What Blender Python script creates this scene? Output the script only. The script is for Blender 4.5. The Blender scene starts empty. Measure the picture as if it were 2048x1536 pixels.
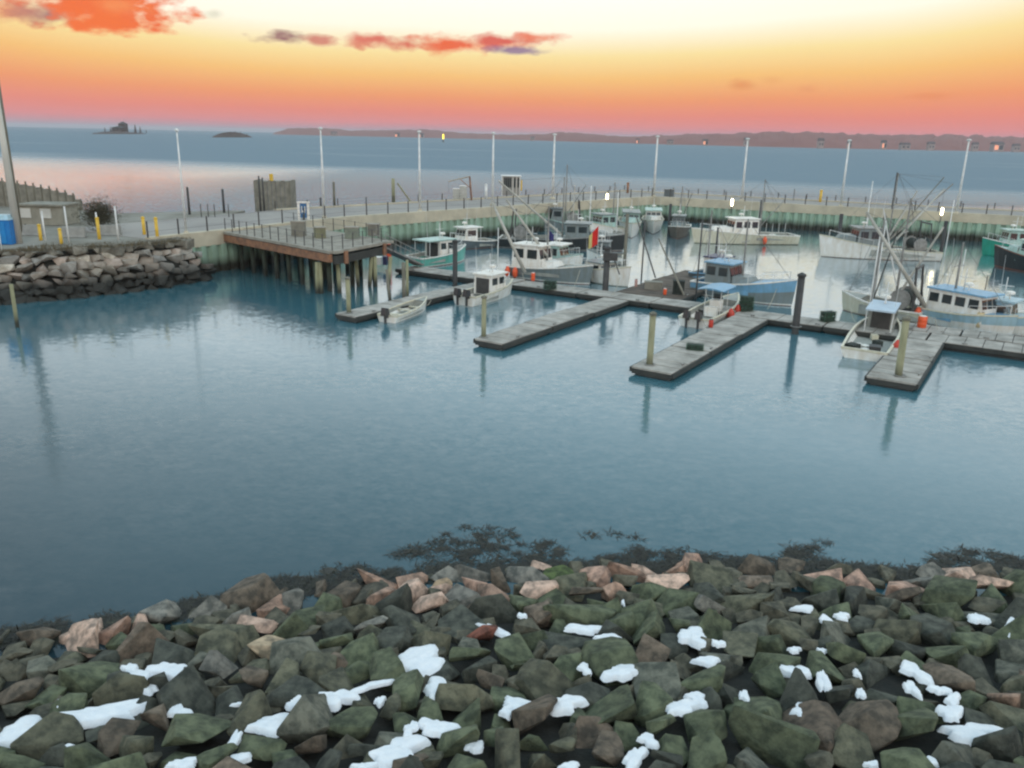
import bpy, bmesh, math, random
from mathutils import Vector, Matrix, noise
R = math.radians
random.seed(11)
sc = bpy.context.scene
COL = sc.collection

# ------------------------------------------------------------------ camera
CAM_H = 12.4; FOC = 1620.0; PITCH = R(16.95); ROLL = R(1.29)
FW = Vector((0, math.cos(PITCH), -math.sin(PITCH)))
R0 = Vector((1, 0, 0)); U0 = Vector((0, math.sin(PITCH), math.cos(PITCH)))
RT = R0*math.cos(ROLL) + U0*math.sin(ROLL)
UP = -R0*math.sin(ROLL) + U0*math.cos(ROLL)
EYE = Vector((0, 0, CAM_H))
cd = bpy.data.cameras.new('camera'); cam = bpy.data.objects.new('camera', cd); COL.objects.link(cam)
cd.sensor_width = 36; cd.lens = FOC/2048*36; cd.clip_end = 60000; cd.clip_start = .1
cam.matrix_world = Matrix(((RT.x, UP.x, -FW.x, 0), (RT.y, UP.y, -FW.y, 0), (RT.z, UP.z, -FW.z, CAM_H), (0, 0, 0, 1)))
sc.camera = cam
def ray(px, py): return (FW*FOC + RT*(px-1024) + UP*(768-py)).normalized()
def at(px, py, z=0.0):
    d = ray(px, py); t = (z-CAM_H)/d.z
    return EYE + d*t
def proj(p):
    v = Vector(p)-EYE; k = v.dot(FW)
    return 1024+v.dot(RT)/k*FOC, 768-v.dot(UP)/k*FOC
def height_to(p, ytop):          # height of a vertical thing standing at p whose top shows at row ytop
    lo, hi = -5.0, 60.0
    for _ in range(40):
        m = (lo+hi)/2
        if proj((p[0], p[1], m))[1] > ytop: lo = m
        else: hi = m
    return lo
def mpp(p): return (Vector(p)-EYE).dot(FW)/FOC     # metres per photo pixel at p

# ------------------------------------------------------------------ render look
sc.view_settings.view_transform = 'Standard'; sc.view_settings.look = 'None'
sc.view_settings.exposure = 0.0; sc.view_settings.gamma = 1.0
sc.cycles.use_denoising = True
sc.cycles.filter_width = 2.3
sc.cycles.max_bounces = 6; sc.cycles.diffuse_bounces = 3; sc.cycles.glossy_bounces = 3
sc.cycles.sample_clamp_indirect = 6

# ------------------------------------------------------------------ sky
def lin(r, g, b):
    f = lambda c: (c/255/12.92 if c <= 10 else ((c/255+.055)/1.055)**2.4)
    return (f(r), f(g), f(b), 1)
world = bpy.data.worlds.new('World'); sc.world = world; world.use_nodes = True
nt = world.node_tree; nt.nodes.clear()
def N(t, kind, **kw):
    n = t.nodes.new(kind)
    for k, v in kw.items():
        if k.startswith('i_'): n.inputs[k[2:]].default_value = v
        else: setattr(n, k, v)
    return n
def MT(t, op, a, b=None, c=None, clamp=False):
    n = t.nodes.new('ShaderNodeMath'); n.operation = op; n.use_clamp = clamp
    for i, v in enumerate((a, b, c)):
        if v is None: continue
        if isinstance(v, (int, float)): n.inputs[i].default_value = v
        else: t.links.new(v, n.inputs[i])
    return n.outputs[0]
def mixc(t, f, a, b, mode='MIX'):
    n = t.nodes.new('ShaderNodeMix'); n.data_type = 'RGBA'; n.blend_type = mode
    for s, v in ((n.inputs[0], f), (n.inputs[6], a), (n.inputs[7], b)):
        if isinstance(v, (int, float)): s.default_value = v
        elif isinstance(v, tuple): s.default_value = v
        else: t.links.new(v, s)
    return n.outputs[2]
def ramp(t, fac, stops, interp='LINEAR'):
    n = t.nodes.new('ShaderNodeValToRGB'); n.color_ramp.interpolation = interp
    e = n.color_ramp.elements
    while len(e) > 1: e.remove(e[-1])
    e[0].position = stops[0][0]; e[0].color = stops[0][1]
    for p, c in stops[1:]:
        x = e.new(p); x.color = c
    t.links.new(fac, n.inputs[0]); return n.outputs[0]
tc = N(nt, 'ShaderNodeTexCoord'); sep = N(nt, 'ShaderNodeSeparateXYZ'); nt.links.new(tc.outputs['Generated'], sep.inputs[0])
dx, dy, dz = sep.outputs
el = MT(nt, 'MULTIPLY', MT(nt, 'ARCSINE', dz), 180/math.pi)            # degrees
az = MT(nt, 'MULTIPLY', MT(nt, 'ARCTAN2', dx, dy), 180/math.pi)
azs = MT(nt, 'DIVIDE', MT(nt, 'ADD', az, 3.0), 34.0)
fall = MT(nt, 'SUBTRACT', 1.0, MT(nt, 'MULTIPLY', MT(nt, 'MINIMUM', MT(nt, 'MULTIPLY', azs, azs), 1.0), 0.28))
wob = N(nt, 'ShaderNodeTexNoise', i_Scale=3.0, i_Detail=2.0)
nt.links.new(tc.outputs['Generated'], wob.inputs['Vector'])
elw = MT(nt, 'ADD', MT(nt, 'MULTIPLY', el, fall), MT(nt, 'MULTIPLY', MT(nt, 'SUBTRACT', wob.outputs[0], .5), .7))
# low bands stay put, only the upper glow bends down towards the sides
elm = MT(nt, 'MINIMUM', el, elw)
low = ramp(nt, MT(nt, 'DIVIDE', MT(nt, 'MAXIMUM', elm, 0.0), 12.0), [
    (0.0, lin(150, 135, 150)), (0.022, lin(196, 138, 148)), (0.06, lin(228, 138, 136)), (0.12, lin(237, 140, 120)),
    (0.20, lin(244, 158, 108)), (0.31, lin(251, 197, 122)), (0.42, lin(255, 229, 162)), (0.55, (1.06, 1.02, .84, 1)),
    (0.72, (1.12, 1.10, .98, 1)), (1.0, (1.15, 1.18, 1.14, 1))])
hi = ramp(nt, MT(nt, 'DIVIDE', MT(nt, 'MAXIMUM', el, 0.0), 90.0), [
    (0.0, (1.15, 1.18, 1.14, 1)), (0.13, (1.12, 1.17, 1.15, 1)), (0.22, (.94, 1.08, 1.13, 1)), (0.36, (.68, .90, 1.01, 1)),
    (0.6, (.62, .83, .95, 1)), (1.0, (.70, .90, 1.02, 1))])
up = MT(nt, 'DIVIDE', MT(nt, 'SUBTRACT', el, 8.5), 3.5, clamp=True)
skyc = mixc(nt, up, low, hi)
# clouds: elongated banks at fixed directions, edges eaten by noise
cn = N(nt, 'ShaderNodeTexNoise', i_Scale=42.0, i_Detail=6.0, i_Roughness=.5)
mp = N(nt, 'ShaderNodeMapping'); mp.inputs['Scale'].default_value = (1, 1, 2.2)
nt.links.new(tc.outputs['Generated'], mp.inputs[0]); nt.links.new(mp.outputs[0], cn.inputs['Vector'])
cn2 = N(nt, 'ShaderNodeTexNoise', i_Scale=16.0, i_Detail=3.0); nt.links.new(tc.outputs['Generated'], cn2.inputs['Vector'])
cnz = MT(nt, 'SUBTRACT', cn.outputs[0], .5)
def cloud(px, py, w, h, col, dens=1.0, tilt=0.0, soft=.8):
    global skyc
    d = ray(px, py); a0 = math.degrees(math.atan2(d.x, d.y)); e0 = math.degrees(math.asin(d.z))
    k = math.degrees(1/FOC)*.9
    u = MT(nt, 'DIVIDE', MT(nt, 'SUBTRACT', az, a0), w*k)
    v = MT(nt, 'DIVIDE', MT(nt, 'SUBTRACT', MT(nt, 'SUBTRACT', el, e0), MT(nt, 'MULTIPLY', MT(nt, 'SUBTRACT', az, a0), tilt)), h*k)
    r = MT(nt, 'SQRT', MT(nt, 'ADD', MT(nt, 'MULTIPLY', u, u), MT(nt, 'MULTIPLY', v, v)))
    m = MT(nt, 'ADD', MT(nt, 'SUBTRACT', 1.0, r), MT(nt, 'MULTIPLY', cnz, 1.9))
    m = MT(nt, 'MULTIPLY', MT(nt, 'DIVIDE', m, soft, clamp=True), dens)
    skyc = mixc(nt, m, skyc, col)
ORG, RED, PUR, PNK = lin(245, 118, 68), lin(224, 108, 92), lin(150, 112, 122), lin(222, 140, 124)
BLP = lin(138, 112, 152)
cloud(50, 22, 130, 26, lin(226, 138, 104), .9); cloud(95, 28, 70, 22, PUR, .75)
cloud(215, 12, 150, 52, ORG, 1, soft=.5); cloud(190, 40, 85, 34, lin(248, 120, 62), 1); cloud(250, 12, 60, 20, lin(250, 150, 92), .8, soft=1.0)
cloud(565, 76, 60, 15, lin(158, 112, 112), 1); cloud(640, 80, 45, 13, lin(214, 128, 112), .9)
cloud(735, 80, 75, 15, RED, .9); cloud(810, 88, 95, 17, lin(222, 112, 92), .95); cloud(905, 90, 110, 23, lin(240, 112, 72), 1)
cloud(1010, 82, 105, 17, RED, 1); cloud(1075, 74, 70, 12, lin(240, 120, 84), .8); cloud(1030, 101, 85, 10, BLP, .85)
cloud(1490, 170, 34, 12, lin(228, 138, 84), .6, soft=.9); cloud(1545, 160, 26, 9, lin(236, 158, 100), .4, soft=1.0)
cloud(1620, 178, 30, 9, lin(236, 150, 104), .4, soft=1.0); cloud(1850, 192, 55, 9, lin(234, 140, 90), .4, soft=1.0)
cloud(430, 27, 22, 11, lin(225, 220, 196), .7)
bg = N(nt, 'ShaderNodeBackground', i_Strength=1.0); nt.links.new(skyc, bg.inputs['Color'])
wo = N(nt, 'ShaderNodeOutputWorld'); nt.links.new(bg.outputs[0], wo.inputs['Surface'])

# soft afterglow from behind the camera
sl = bpy.data.lights.new('sun', 'SUN'); sl.energy = .7; sl.angle = R(35); sl.color = (1, .86, .74)
so = bpy.data.objects.new('sun', sl); COL.objects.link(so)
so.rotation_euler = Vector((-.30, .75, -.59)).to_track_quat('-Z', 'Y').to_euler()

# ------------------------------------------------------------------ materials
MATS = {}
def mat(name, c1, c2=None, scale=4.0, rough=.6, bump=0.0, bscale=None, metal=0.0, stretch=(1, 1, 1), detail=5.0, objcol=False,
        emit=None, stain=None, spec=.5, contrast=.25, world=True):
    """two-tone noise material; stain=(z_low, z_high, colour): wet or weedy zone below the tide line"""
    if name in MATS: return MATS[name]
    m = bpy.data.materials.new(name); m.use_nodes = True; t = m.node_tree; b = t.nodes['Principled BSDF']
    b.inputs['Roughness'].default_value = rough; b.inputs['Metallic'].default_value = metal
    b.inputs['Specular IOR Level'].default_value = spec
    g = N(t, 'ShaderNodeNewGeometry'); mp = N(t, 'ShaderNodeMapping'); mp.inputs['Scale'].default_value = stretch
    if world: t.links.new(g.outputs['Position'], mp.inputs[0])
    else:
        q = N(t, 'ShaderNodeTexCoord'); t.links.new(q.outputs['Object'], mp.inputs[0])
    nz = N(t, 'ShaderNodeTexNoise', i_Scale=scale, i_Detail=detail, i_Roughness=.6); t.links.new(mp.outputs[0], nz.inputs['Vector'])
    c2 = c2 or tuple(x*.75 for x in c1)
    f = MT(t, 'MULTIPLY_ADD', MT(t, 'SUBTRACT', nz.outputs[0], .5), 1/contrast*.9, .5, clamp=True)
    col = mixc(t, f, tuple(c1)+(1,), tuple(c2)+(1,))
    if objcol:
        oi = N(t, 'ShaderNodeObjectInfo'); col = mixc(t, 1.0, oi.outputs['Color'], col, 'MULTIPLY')
    if stain:
        sp = N(t, 'ShaderNodeSeparateXYZ'); t.links.new(g.outputs['Position'], sp.inputs[0])
        zz = MT(t, 'ADD', sp.outputs[2], MT(t, 'MULTIPLY', MT(t, 'SUBTRACT', nz.outputs[0], .5), 1.1))
        s = MT(t, 'SUBTRACT', 1.0, MT(t, 'DIVIDE', MT(t, 'SUBTRACT', zz, stain[0]), stain[1]-stain[0], clamp=True))
        col = mixc(t, s, col, tuple(stain[2])+(1,))
    t.links.new(col, b.inputs['Base Color'])
    if bump:
        bn = N(t, 'ShaderNodeTexNoise', i_Scale=bscale or scale*4, i_Detail=6.0, i_Roughness=.65); t.links.new(mp.outputs[0], bn.inputs['Vector'])
        bp = N(t, 'ShaderNodeBump', i_Strength=bump, i_Distance=.05); t.links.new(bn.outputs[0], bp.inputs['Height']); t.links.new(bp.outputs[0], b.inputs['Normal'])
    if emit:
        b.inputs['Emission Color'].default_value = tuple(emit[0])+(1,); b.inputs['Emission Strength'].default_value = emit[1]
    MATS[name] = m; return m
def paint(name, c, rough=.38): return mat(name, c, tuple(x*f for x, f in zip(c, (.80, .74, .66))), 3.2, rough, .08, 18, contrast=.34, stretch=(1, 1, .28), detail=7)

CONC = mat('pier_concrete', (.58, .52, .40), (.44, .40, .31), .5, .85, .25, 6)
ASPH = mat('pier_asphalt', (.27, .25, .235), (.34, .315, .29), .18, .9, .2, 20)
SAND = mat('shore_gravel', (.27, .26, .23), (.17, .16, .13), .25, .95, .4, 12)
SHEET = mat('green_sheet_steel', (.33, .48, .37), (.25, .34, .26), .9, .55, .2, 8, stretch=(1, 1, .35), stain=(.6, 1.5, (.030, .030, .022)))
RUST = mat('rusty_steel', (.34, .165, .09), (.17, .09, .06), 1.6, .8, .3, 10)
TIMB = mat('weathered_timber', (.27, .26, .22), (.17, .165, .14), 1.4, .85, .3, 14)
TIMD = mat('dark_wet_timber', (.05, .05, .045), (.03, .032, .03), 1.5, .7, .3, 12)
FLOAT = mat('float_decking', (.47, .44, .40), (.25, .235, .21), .9, .85, .25, 12, stretch=(1, 1, 1))
PILEG = mat('pale_green_pile_timber', (.33, .32, .20), (.22, .22, .13), 2.5, .8, .3, 12, stretch=(1, 1, .3), stain=(.25, 1.25, (.025, .028, .02)))
PILED = mat('dark_creosote_pile', (.035, .036, .038), (.055, .055, .055), 2.5, .6, .2, 12)
PILEB = mat('grey_pile_timber', (.20, .19, .15), (.12, .115, .09), 2.5, .8, .3, 12, stretch=(1, 1, .3), stain=(.2, 1.1, (.025, .025, .02)))
GALV = mat('white_painted_pole', (.80, .81, .80), (.62, .63, .62), 2, .4)
STEEL = mat('dull_steel', (.34, .34, .33), (.22, .22, .21), 3, .5, .1, 12, metal=.3)
DARKM = mat('dark_metal', (.045, .045, .047), (.07, .068, .066), 3, .55)
WHITE = paint('white_gelcoat', (.88, .88, .86)); CREAM = paint('cream_paint', (.70, .68, .56))
GREYP = paint('grey_paint', (.22, .27, .29)); TEAL = paint('teal_paint', (.16, .52, .45)); LTEAL = paint('pale_teal_paint', (.42, .62, .60))
GREEN = paint('sea_green_paint', (.03, .34, .25)); BLACK = paint('black_hull_paint', (.03, .035, .038)); SLATE = paint('slate_paint', (.13, .16, .18))
BLUE = paint('sky_blue_paint', (.20, .42, .64)); LBLUE = paint('pale_blue_paint', (.38, .58, .70)); REDP = paint('red_paint', (.55, .05, .03)); NAVY = paint('navy_paint', (.04, .05, .13))
ORNG = mat('orange_plastic', (.85, .12, .04), (.7, .1, .03), 3, .45); YELL = mat('yellow_paint', (.78, .50, .05), (.62, .40, .05), 3, .5)
BOTT = mat('bottom_paint', (.24, .10, .07), (.16, .08, .06), 2, .7); BOTG = mat('weed_green_bottom', (.10, .12, .07), (.07, .08, .05), 2, .8)
GLASS = mat('dark_window_glass', (.035, .045, .05), (.03, .04, .045), 1, .06, spec=.8)
DECKP = mat('boat_deck_paint', (.36, .37, .34), (.26, .27, .25), 1.5, .7); NET = mat('fishing_net', (.045, .055, .05), (.02, .025, .022), 6, .95, .8, 20)
ROPE = mat('rigging_wire', (.16, .16, .16), (.1, .1, .1), 3, .6); BOOMM = mat('pale_boom_paint', (.50, .48, .43), (.36, .35, .31), 1.5, .55)
OUTB = paint('dark_outboard_cowl', (.045, .05, .06), .3)
ROCK = mat('granite_rock', (1.25, 1.2, 1.1), (.42, .44, .42), 3.6, .9, 1.0, 9, objcol=True, contrast=.22, detail=10)
BANKR = mat('bank_granite', (1.0, 1.0, 1.0), (.55, .53, .5), 1.6, .85, .8, 6, objcol=True, stain=(.9, 2.2, (.032, .032, .028)))
SNOW = mat('snow', (.95, .96, .98), (.74, .79, .86), 5, .6, .6, 14, contrast=.5)
WEED = mat('black_seaweed', (.008, .010, .009), (.022, .024, .014), 5, .55, .3, 20)
SOIL = mat('dark_gravel_fill', (.014, .016, .014), (.028, .028, .024), 3, .95, .8, 14)
HILL = mat('far_wooded_hills', (.215, .078, .062), (.255, .105, .088), .012, .95)
ISLM = mat('island_rock', (.13, .090, .078), (.06, .048, .042), .2, .95)
SHRUB = mat('bare_shrub_twigs', (.09, .085, .055), (.05, .05, .035), 3, .95)
BRUSH = mat('dry_bank_brush', (.17, .14, .09), (.09, .08, .055), 3, .95)
LAMPM = mat('lit_lamp_glass', (1, .95, .8), (1, .95, .8), 1, .3, emit=((1, .84, .48), 12.0))
GLINT = mat('painted_sunset_glint', (.9, .4, .25), (.9, .4, .25), 1, .3, emit=((1, .30, .14), .75))  # reflected sunset put in as a glow of the pane, no lamp inside
BEAC = mat('yellow_beacon_light', (1, .8, .1), (1, .8, .1), 1, .3, emit=((1, .74, .05), 3.0))

# ------------------------------------------------------------------ mesh building
class MB:
    def __init__(s): s.v = []; s.f = []; s.m = []; s.mi = 0
    def add(s, vs, fs):
        o = len(s.v); s.v += [tuple(p) for p in vs]; s.f += [tuple(i+o for i in f) for f in fs]; s.m += [s.mi]*len(fs); return s
    def box(s, c, d, rz=0.0, tilt=None):
        cx, cy, cz = c; a, b, h = d[0]/2, d[1]/2, d[2]/2
        M = Matrix.Rotation(rz, 3, 'Z')
        if tilt is not None: M = M @ tilt
        vs = [M @ Vector((x*a, y*b, z*h)) + Vector(c) for z in (-1, 1) for x, y in ((-1, -1), (1, -1), (1, 1), (-1, 1))]
        return s.add(vs, [(3, 2, 1, 0), (4, 5, 6, 7), (0, 1, 5, 4), (1, 2, 6, 5), (2, 3, 7, 6), (3, 0, 4, 7)])
    def tube(s, p, q, r0, r1=None, n=8, cap=True):
        p, q = Vector(p), Vector(q); r1 = r0 if r1 is None else r1
        z = (q-p).normalized(); x = z.orthogonal().normalized(); y = z.cross(x)
        vs = [c + (x*math.cos(2*math.pi*i/n) + y*math.sin(2*math.pi*i/n))*r for c, r in ((p, r0), (q, r1)) for i in range(n)]
        fs = [(i, (i+1) % n, n+(i+1) % n, n+i) for i in range(n)]
        if cap: fs += [tuple(range(n-1, -1, -1)), tuple(range(n, 2*n))]
        return s.add(vs, fs)
    def lathe(s, prof, c=(0, 0, 0), n=12):
        vs = [(c[0]+r*math.cos(2*math.pi*i/n), c[1]+r*math.sin(2*math.pi*i/n), c[2]+z) for r, z in prof for i in range(n)]
        fs = [(k*n+i, k*n+(i+1) % n, (k+1)*n+(i+1) % n, (k+1)*n+i) for k in range(len(prof)-1) for i in range(n)]
        fs += [tuple(range(n-1, -1, -1)), tuple(range((len(prof)-1)*n, len(prof)*n))]
        return s.add(vs, fs)
    def prism(s, pts, z0, z1):
        n = len(pts); vs = [(x, y, z0) for x, y in pts]+[(x, y, z1) for x, y in pts]
        return s.add(vs, [tuple(range(n-1, -1, -1)), tuple(range(n, 2*n))]+[(i, (i+1) % n, n+(i+1) % n, n+i) for i in range(n)])
    def build(s, name, mats, parent=None, smooth=False, **props):
        me = bpy.data.meshes.new(name); me.from_pydata(s.v, [], s.f); me.update()
        for m in (mats if isinstance(mats, (list, tuple)) else [mats]): me.materials.append(m)
        for p, i in zip(me.polygons, s.m): p.material_index = i; p.use_smooth = smooth
        o = bpy.data.objects.new(name, me); COL.objects.link(o)
        if parent: o.parent = parent
        for k, v in props.items(): o[k] = v
        return o
def tag(o, label, cat, group=None):
    o['label'] = label; o['category'] = cat
    if group: o['group'] = group
    return o
def thing(name, label, cat, loc=(0, 0, 0), rz=0.0, group=None):
    o = bpy.data.objects.new(name, None); COL.objects.link(o); o.location = loc; o.rotation_euler = (0, 0, rz)
    o.empty_display_size = .3
    return tag(o, label, cat, group)
def inst(src, parent=None, loc=None, rot=None, scale=None):
    c = src.copy(); COL.objects.link(c); c.parent = parent
    if loc is not None: c.location = loc
    if rot is not None: c.rotation_euler = rot
    if scale is not None: c.scale = scale
    return c

# ------------------------------------------------------------------ water
def water_material():
    m = bpy.data.materials.new('harbour_water'); m.use_nodes = True; t = m.node_tree; b = t.nodes['Principled BSDF']
    g = N(t, 'ShaderNodeNewGeometry'); sp = N(t, 'ShaderNodeSeparateXYZ'); t.links.new(g.outputs['Position'], sp.inputs[0])
    X, Y, Z = sp.outputs
    # wind-ruffled open water beyond the pier, glassy lanes inside and close to shore
    patch = N(t, 'ShaderNodeTexNoise', i_Scale=1.0, i_Detail=3.0); mp = N(t, 'ShaderNodeMapping'); mp.inputs['Scale'].default_value = (.0035, .011, 1)
    t.links.new(g.outputs['Position'], mp.inputs[0]); t.links.new(mp.outputs[0], patch.inputs['Vector'])
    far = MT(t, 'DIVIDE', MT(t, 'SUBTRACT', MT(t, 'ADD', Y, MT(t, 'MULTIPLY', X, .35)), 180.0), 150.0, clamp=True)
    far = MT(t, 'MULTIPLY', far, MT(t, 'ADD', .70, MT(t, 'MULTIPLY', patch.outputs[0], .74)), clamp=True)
    lane = N(t, 'ShaderNodeTexNoise', i_Scale=1.0, i_Detail=3.0); mp2 = N(t, 'ShaderNodeMapping'); mp2.inputs['Scale'].default_value = (.045, .14, 1)
    mp2.inputs['Rotation'].default_value = (0, 0, R(-24))
    t.links.new(g.outputs['Position'], mp2.inputs[0]); t.links.new(mp2.outputs[0], lane.inputs['Vector'])
    lanef = MT(t, 'MULTIPLY', MT(t, 'SUBTRACT', lane.outputs[0], .42), 4.5, clamp=True)
    off = MT(t, 'DIVIDE', MT(t, 'SUBTRACT', MT(t, 'SUBTRACT', Y, MT(t, 'MULTIPLY', X, .4)), 105.0), 40.0, clamp=True)
    amp = MT(t, 'ADD', MT(t, 'ADD', MT(t, 'MULTIPLY', off, .25), MT(t, 'MULTIPLY', far, .28)), MT(t, 'ADD', .022, MT(t, 'MULTIPLY', lanef, .032)))
    def slope(sc_, st, rot=0.0):
        q = N(t, 'ShaderNodeMapping'); q.inputs['Scale'].default_value = st; q.inputs['Rotation'].default_value = (0, 0, rot)
        n = N(t, 'ShaderNodeTexNoise', i_Scale=sc_, i_Detail=3.0, i_Roughness=.55); t.links.new(g.outputs['Position'], q.inputs[0]); t.links.new(q.outputs[0], n.inputs['Vector'])
        s3 = N(t, 'ShaderNodeSeparateColor'); t.links.new(n.outputs['Color'], s3.inputs[0]); return s3.outputs
    a = slope(1.6, (1, 1.6, 1), R(-20)); c = slope(5.5, (1, 1.3, 1), R(15))
    nx = MT(t, 'ADD', MT(t, 'SUBTRACT', a[0], .5), MT(t, 'SUBTRACT', c[0], .5)); ny = MT(t, 'ADD', MT(t, 'SUBTRACT', a[1], .5), MT(t, 'SUBTRACT', c[1], .5))
    k = MT(t, 'MULTIPLY', amp, 2.6)
    cb = N(t, 'ShaderNodeCombineXYZ', i_Z=1.0)
    t.links.new(MT(t, 'MULTIPLY', nx, MT(t, 'MULTIPLY', k, .7)), cb.inputs[0]); t.links.new(MT(t, 'MULTIPLY', ny, k), cb.inputs[1])
    nm = N(t, 'ShaderNodeVectorMath', operation='NORMALIZE'); t.links.new(cb.outputs[0], nm.inputs[0])
    mu = N(t, 'ShaderNodeTexNoise', i_Scale=.05, i_Detail=2.0); t.links.new(g.outputs['Position'], mu.inputs['Vector'])
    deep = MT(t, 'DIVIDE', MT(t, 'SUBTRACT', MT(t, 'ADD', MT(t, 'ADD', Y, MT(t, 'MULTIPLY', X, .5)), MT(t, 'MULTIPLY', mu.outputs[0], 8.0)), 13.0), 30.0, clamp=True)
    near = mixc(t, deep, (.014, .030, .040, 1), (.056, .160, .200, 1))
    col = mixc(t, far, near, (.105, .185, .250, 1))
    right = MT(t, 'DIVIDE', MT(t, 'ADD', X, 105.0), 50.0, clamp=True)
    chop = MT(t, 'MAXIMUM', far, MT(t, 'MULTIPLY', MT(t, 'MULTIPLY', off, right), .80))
    col = mixc(t, chop, near, (.115, .188, .240, 1))  # sky reflected by the ruffled water is put into this diffuse blue
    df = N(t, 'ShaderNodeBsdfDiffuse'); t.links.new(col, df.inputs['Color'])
    gl = N(t, 'ShaderNodeBsdfGlossy'); gl.inputs['Color'].default_value = (.95, .97, 1, 1); t.links.new(nm.outputs[0], gl.inputs['Normal'])
    t.links.new(MT(t, 'ADD', .12, MT(t, 'MULTIPLY', far, .2)), gl.inputs['Roughness'])
    fr = N(t, 'ShaderNodeFresnel', i_IOR=1.42); t.links.new(nm.outputs[0], fr.inputs['Normal'])
    k_ = MT(t, 'MULTIPLY', fr.outputs[0], MT(t, 'MULTIPLY', MT(t, 'SUBTRACT', 1.0, MT(t, 'MULTIPLY', chop, .86)), MT(t, 'ADD', .74, MT(t, 'MULTIPLY', deep, .74))), clamp=True)
    mx = N(t, 'ShaderNodeMixShader'); t.links.new(k_, mx.inputs[0]); t.links.new(df.outputs[0], mx.inputs[1]); t.links.new(gl.outputs[0], mx.inputs[2])
    t.links.new(mx.outputs[0], t.nodes['Material Output'].inputs['Surface']); t.nodes.remove(b)
    return m
w = MB(); S = 26000
w.add([(-S, -40, 0), (S, -40, 0), (S, 30000, 0), (-S, 30000, 0)], [(0, 1, 2, 3)])
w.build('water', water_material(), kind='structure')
sb = MB(); sb.add([(-S, -40, -6), (S, -40, -6), (S, 30000, -6), (-S, 30000, -6)], [(0, 1, 2, 3)]); sb.build('seabed', SOIL, kind='structure')

# ------------------------------------------------------------------ far shore, islands
def hills(name, pts, depth, m, seed, k=1.0, fine=.35):
    """pts: (x, y, height) along the waterline; a ridge with real depth behind it"""
    mb = MB(); n = len(pts); rows = 9
    for j in range(rows):
        u = j/(rows-1); prof = math.sin(min(1, u*1.6)*math.pi/2) if u < .625 else math.cos((u-.625)/.375*math.pi/2)
        for i, (x, y, h) in enumerate(pts):
            z = h*prof*k*(1+fine*(noise.noise(Vector((x*.02+seed, u*3, 0)))+.6*noise.noise(Vector((x*.09+seed, u*9, 5)))))
            mb.v.append((x*(1+u*depth/y*.9), y+u*depth, z-1.5 if j in (0, rows-1) else z))
    for j in range(rows-1):
        for i in range(n-1):
            a = j*n+i; mb.f.append((a, a+1, a+n+1, a+n)); mb.m.append(0)
    return mb.build(name, m, kind='structure', smooth=False)
def shore_line(px0, px1, step, wl, top):
    out = []
    x = px0
    while x <= px1:
        p = at(x, wl(x)); h = height_to((p.x*1.06, p.y*1.06, 0), top(x)); out.append((p.x, p.y, max(h, 4)))
        x += step
    return out
def interp(tab):
    def f(x):
        if x <= tab[0][0]: return tab[0][1]
        for (a, b), (c, d) in zip(tab, tab[1:]):
            if x <= c: return b+(d-b)*(x-a)/(c-a)
        return tab[-1][1]
    return f
wl1 = interp([(540, 268.6), (1000, 279), (1300, 288), (1600, 295.5), (2048, 304), (2500, 313)])
tp1 = interp([(545, 265), (575, 256), (640, 255), (700, 261), (780, 260), (850, 258), (930, 266), (1010, 269), (1080, 268), (1120, 263), (1160, 266), (1240, 272),
              (1300, 271), (1370, 267), (1450, 268), (1560, 262), (1610, 260), (1660, 265), (1750, 268), (1850, 269), (1950, 266), (2048, 262), (2300, 270), (2500, 280)])
hills('far_shore', shore_line(545, 2500, 6, wl1, tp1), 700, HILL, 3, fine=.16)
isl1 = []; isl2 = []
for k in range(31):
    x = 183+107*k/30; p = at(x, 268.2-.0*k); isl1.append((p.x, p.y, .8+5.6*math.sin(math.pi*k/30)**.6*(.75+.5*noise.noise(Vector((k*.6, 0, 0))))))
for k in range(25):
    x = 423+80*k/24; p = at(x, 275); isl2.append((p.x, p.y, .8+9.5*math.sin(math.pi*k/24)**.8))
hills('rocky_island', isl1, 60, ISLM, 8); hills('wooded_island', isl2, 50, ISLM, 14, fine=.5)
# conifers on the islands
def spruce(px, py, top, label):
    p = at(px, py); h = height_to(p+Vector((0, 25, 0)), top); t = thing('spruce_tree', label, 'tree', (p.x, p.y+25, 1.5), group='dark trees on the far islands')
    mb = MB(); mb.tube((0, 0, -1), (0, 0, h*.5), .25, .15, 5); mb.build('trunk', TIMD, t)
    mb = MB(); rr = random.Random(int(px))
    for k in range(5):
        z0 = h*(.12+.17*k); r0 = h*.22*(1-k*.17)
        mb.lathe([(r0*rr.uniform(.8, 1.1), z0), (r0*.35, z0+h*.17), (.05, z0+h*.24)], n=7)
    mb.build('crown', ISLM, t)
for i, (x, y, tp) in enumerate([(200, 267, 256), (212, 267, 254), (226, 267, 256), (262, 268, 250), (272, 268, 254), (284, 268, 260)]):
    spruce(x, y, tp, ['leftmost low spruce on the rocky island', 'second spruce from the left on the rocky island', 'short spruce left of the island towers', 'tall thin spruce right of the island towers',
                      'spruce beside the tallest one on the rocky island', 'small spruce at the right tip of the rocky island'][i])
for i, (x, y, tp) in enumerate([(440, 274, 267), (452, 274, 264), (463, 274, 263), (474, 274, 264), (486, 275, 268)]):
    spruce(x, y, tp, ['small spruce at the left end of the low wooded island', 'second spruce of the low wooded island', 'tallest spruce in the middle of the low wooded island',
                      'spruce right of the middle of the low wooded island', 'small spruce at the right end of the low wooded island'][i])
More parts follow.
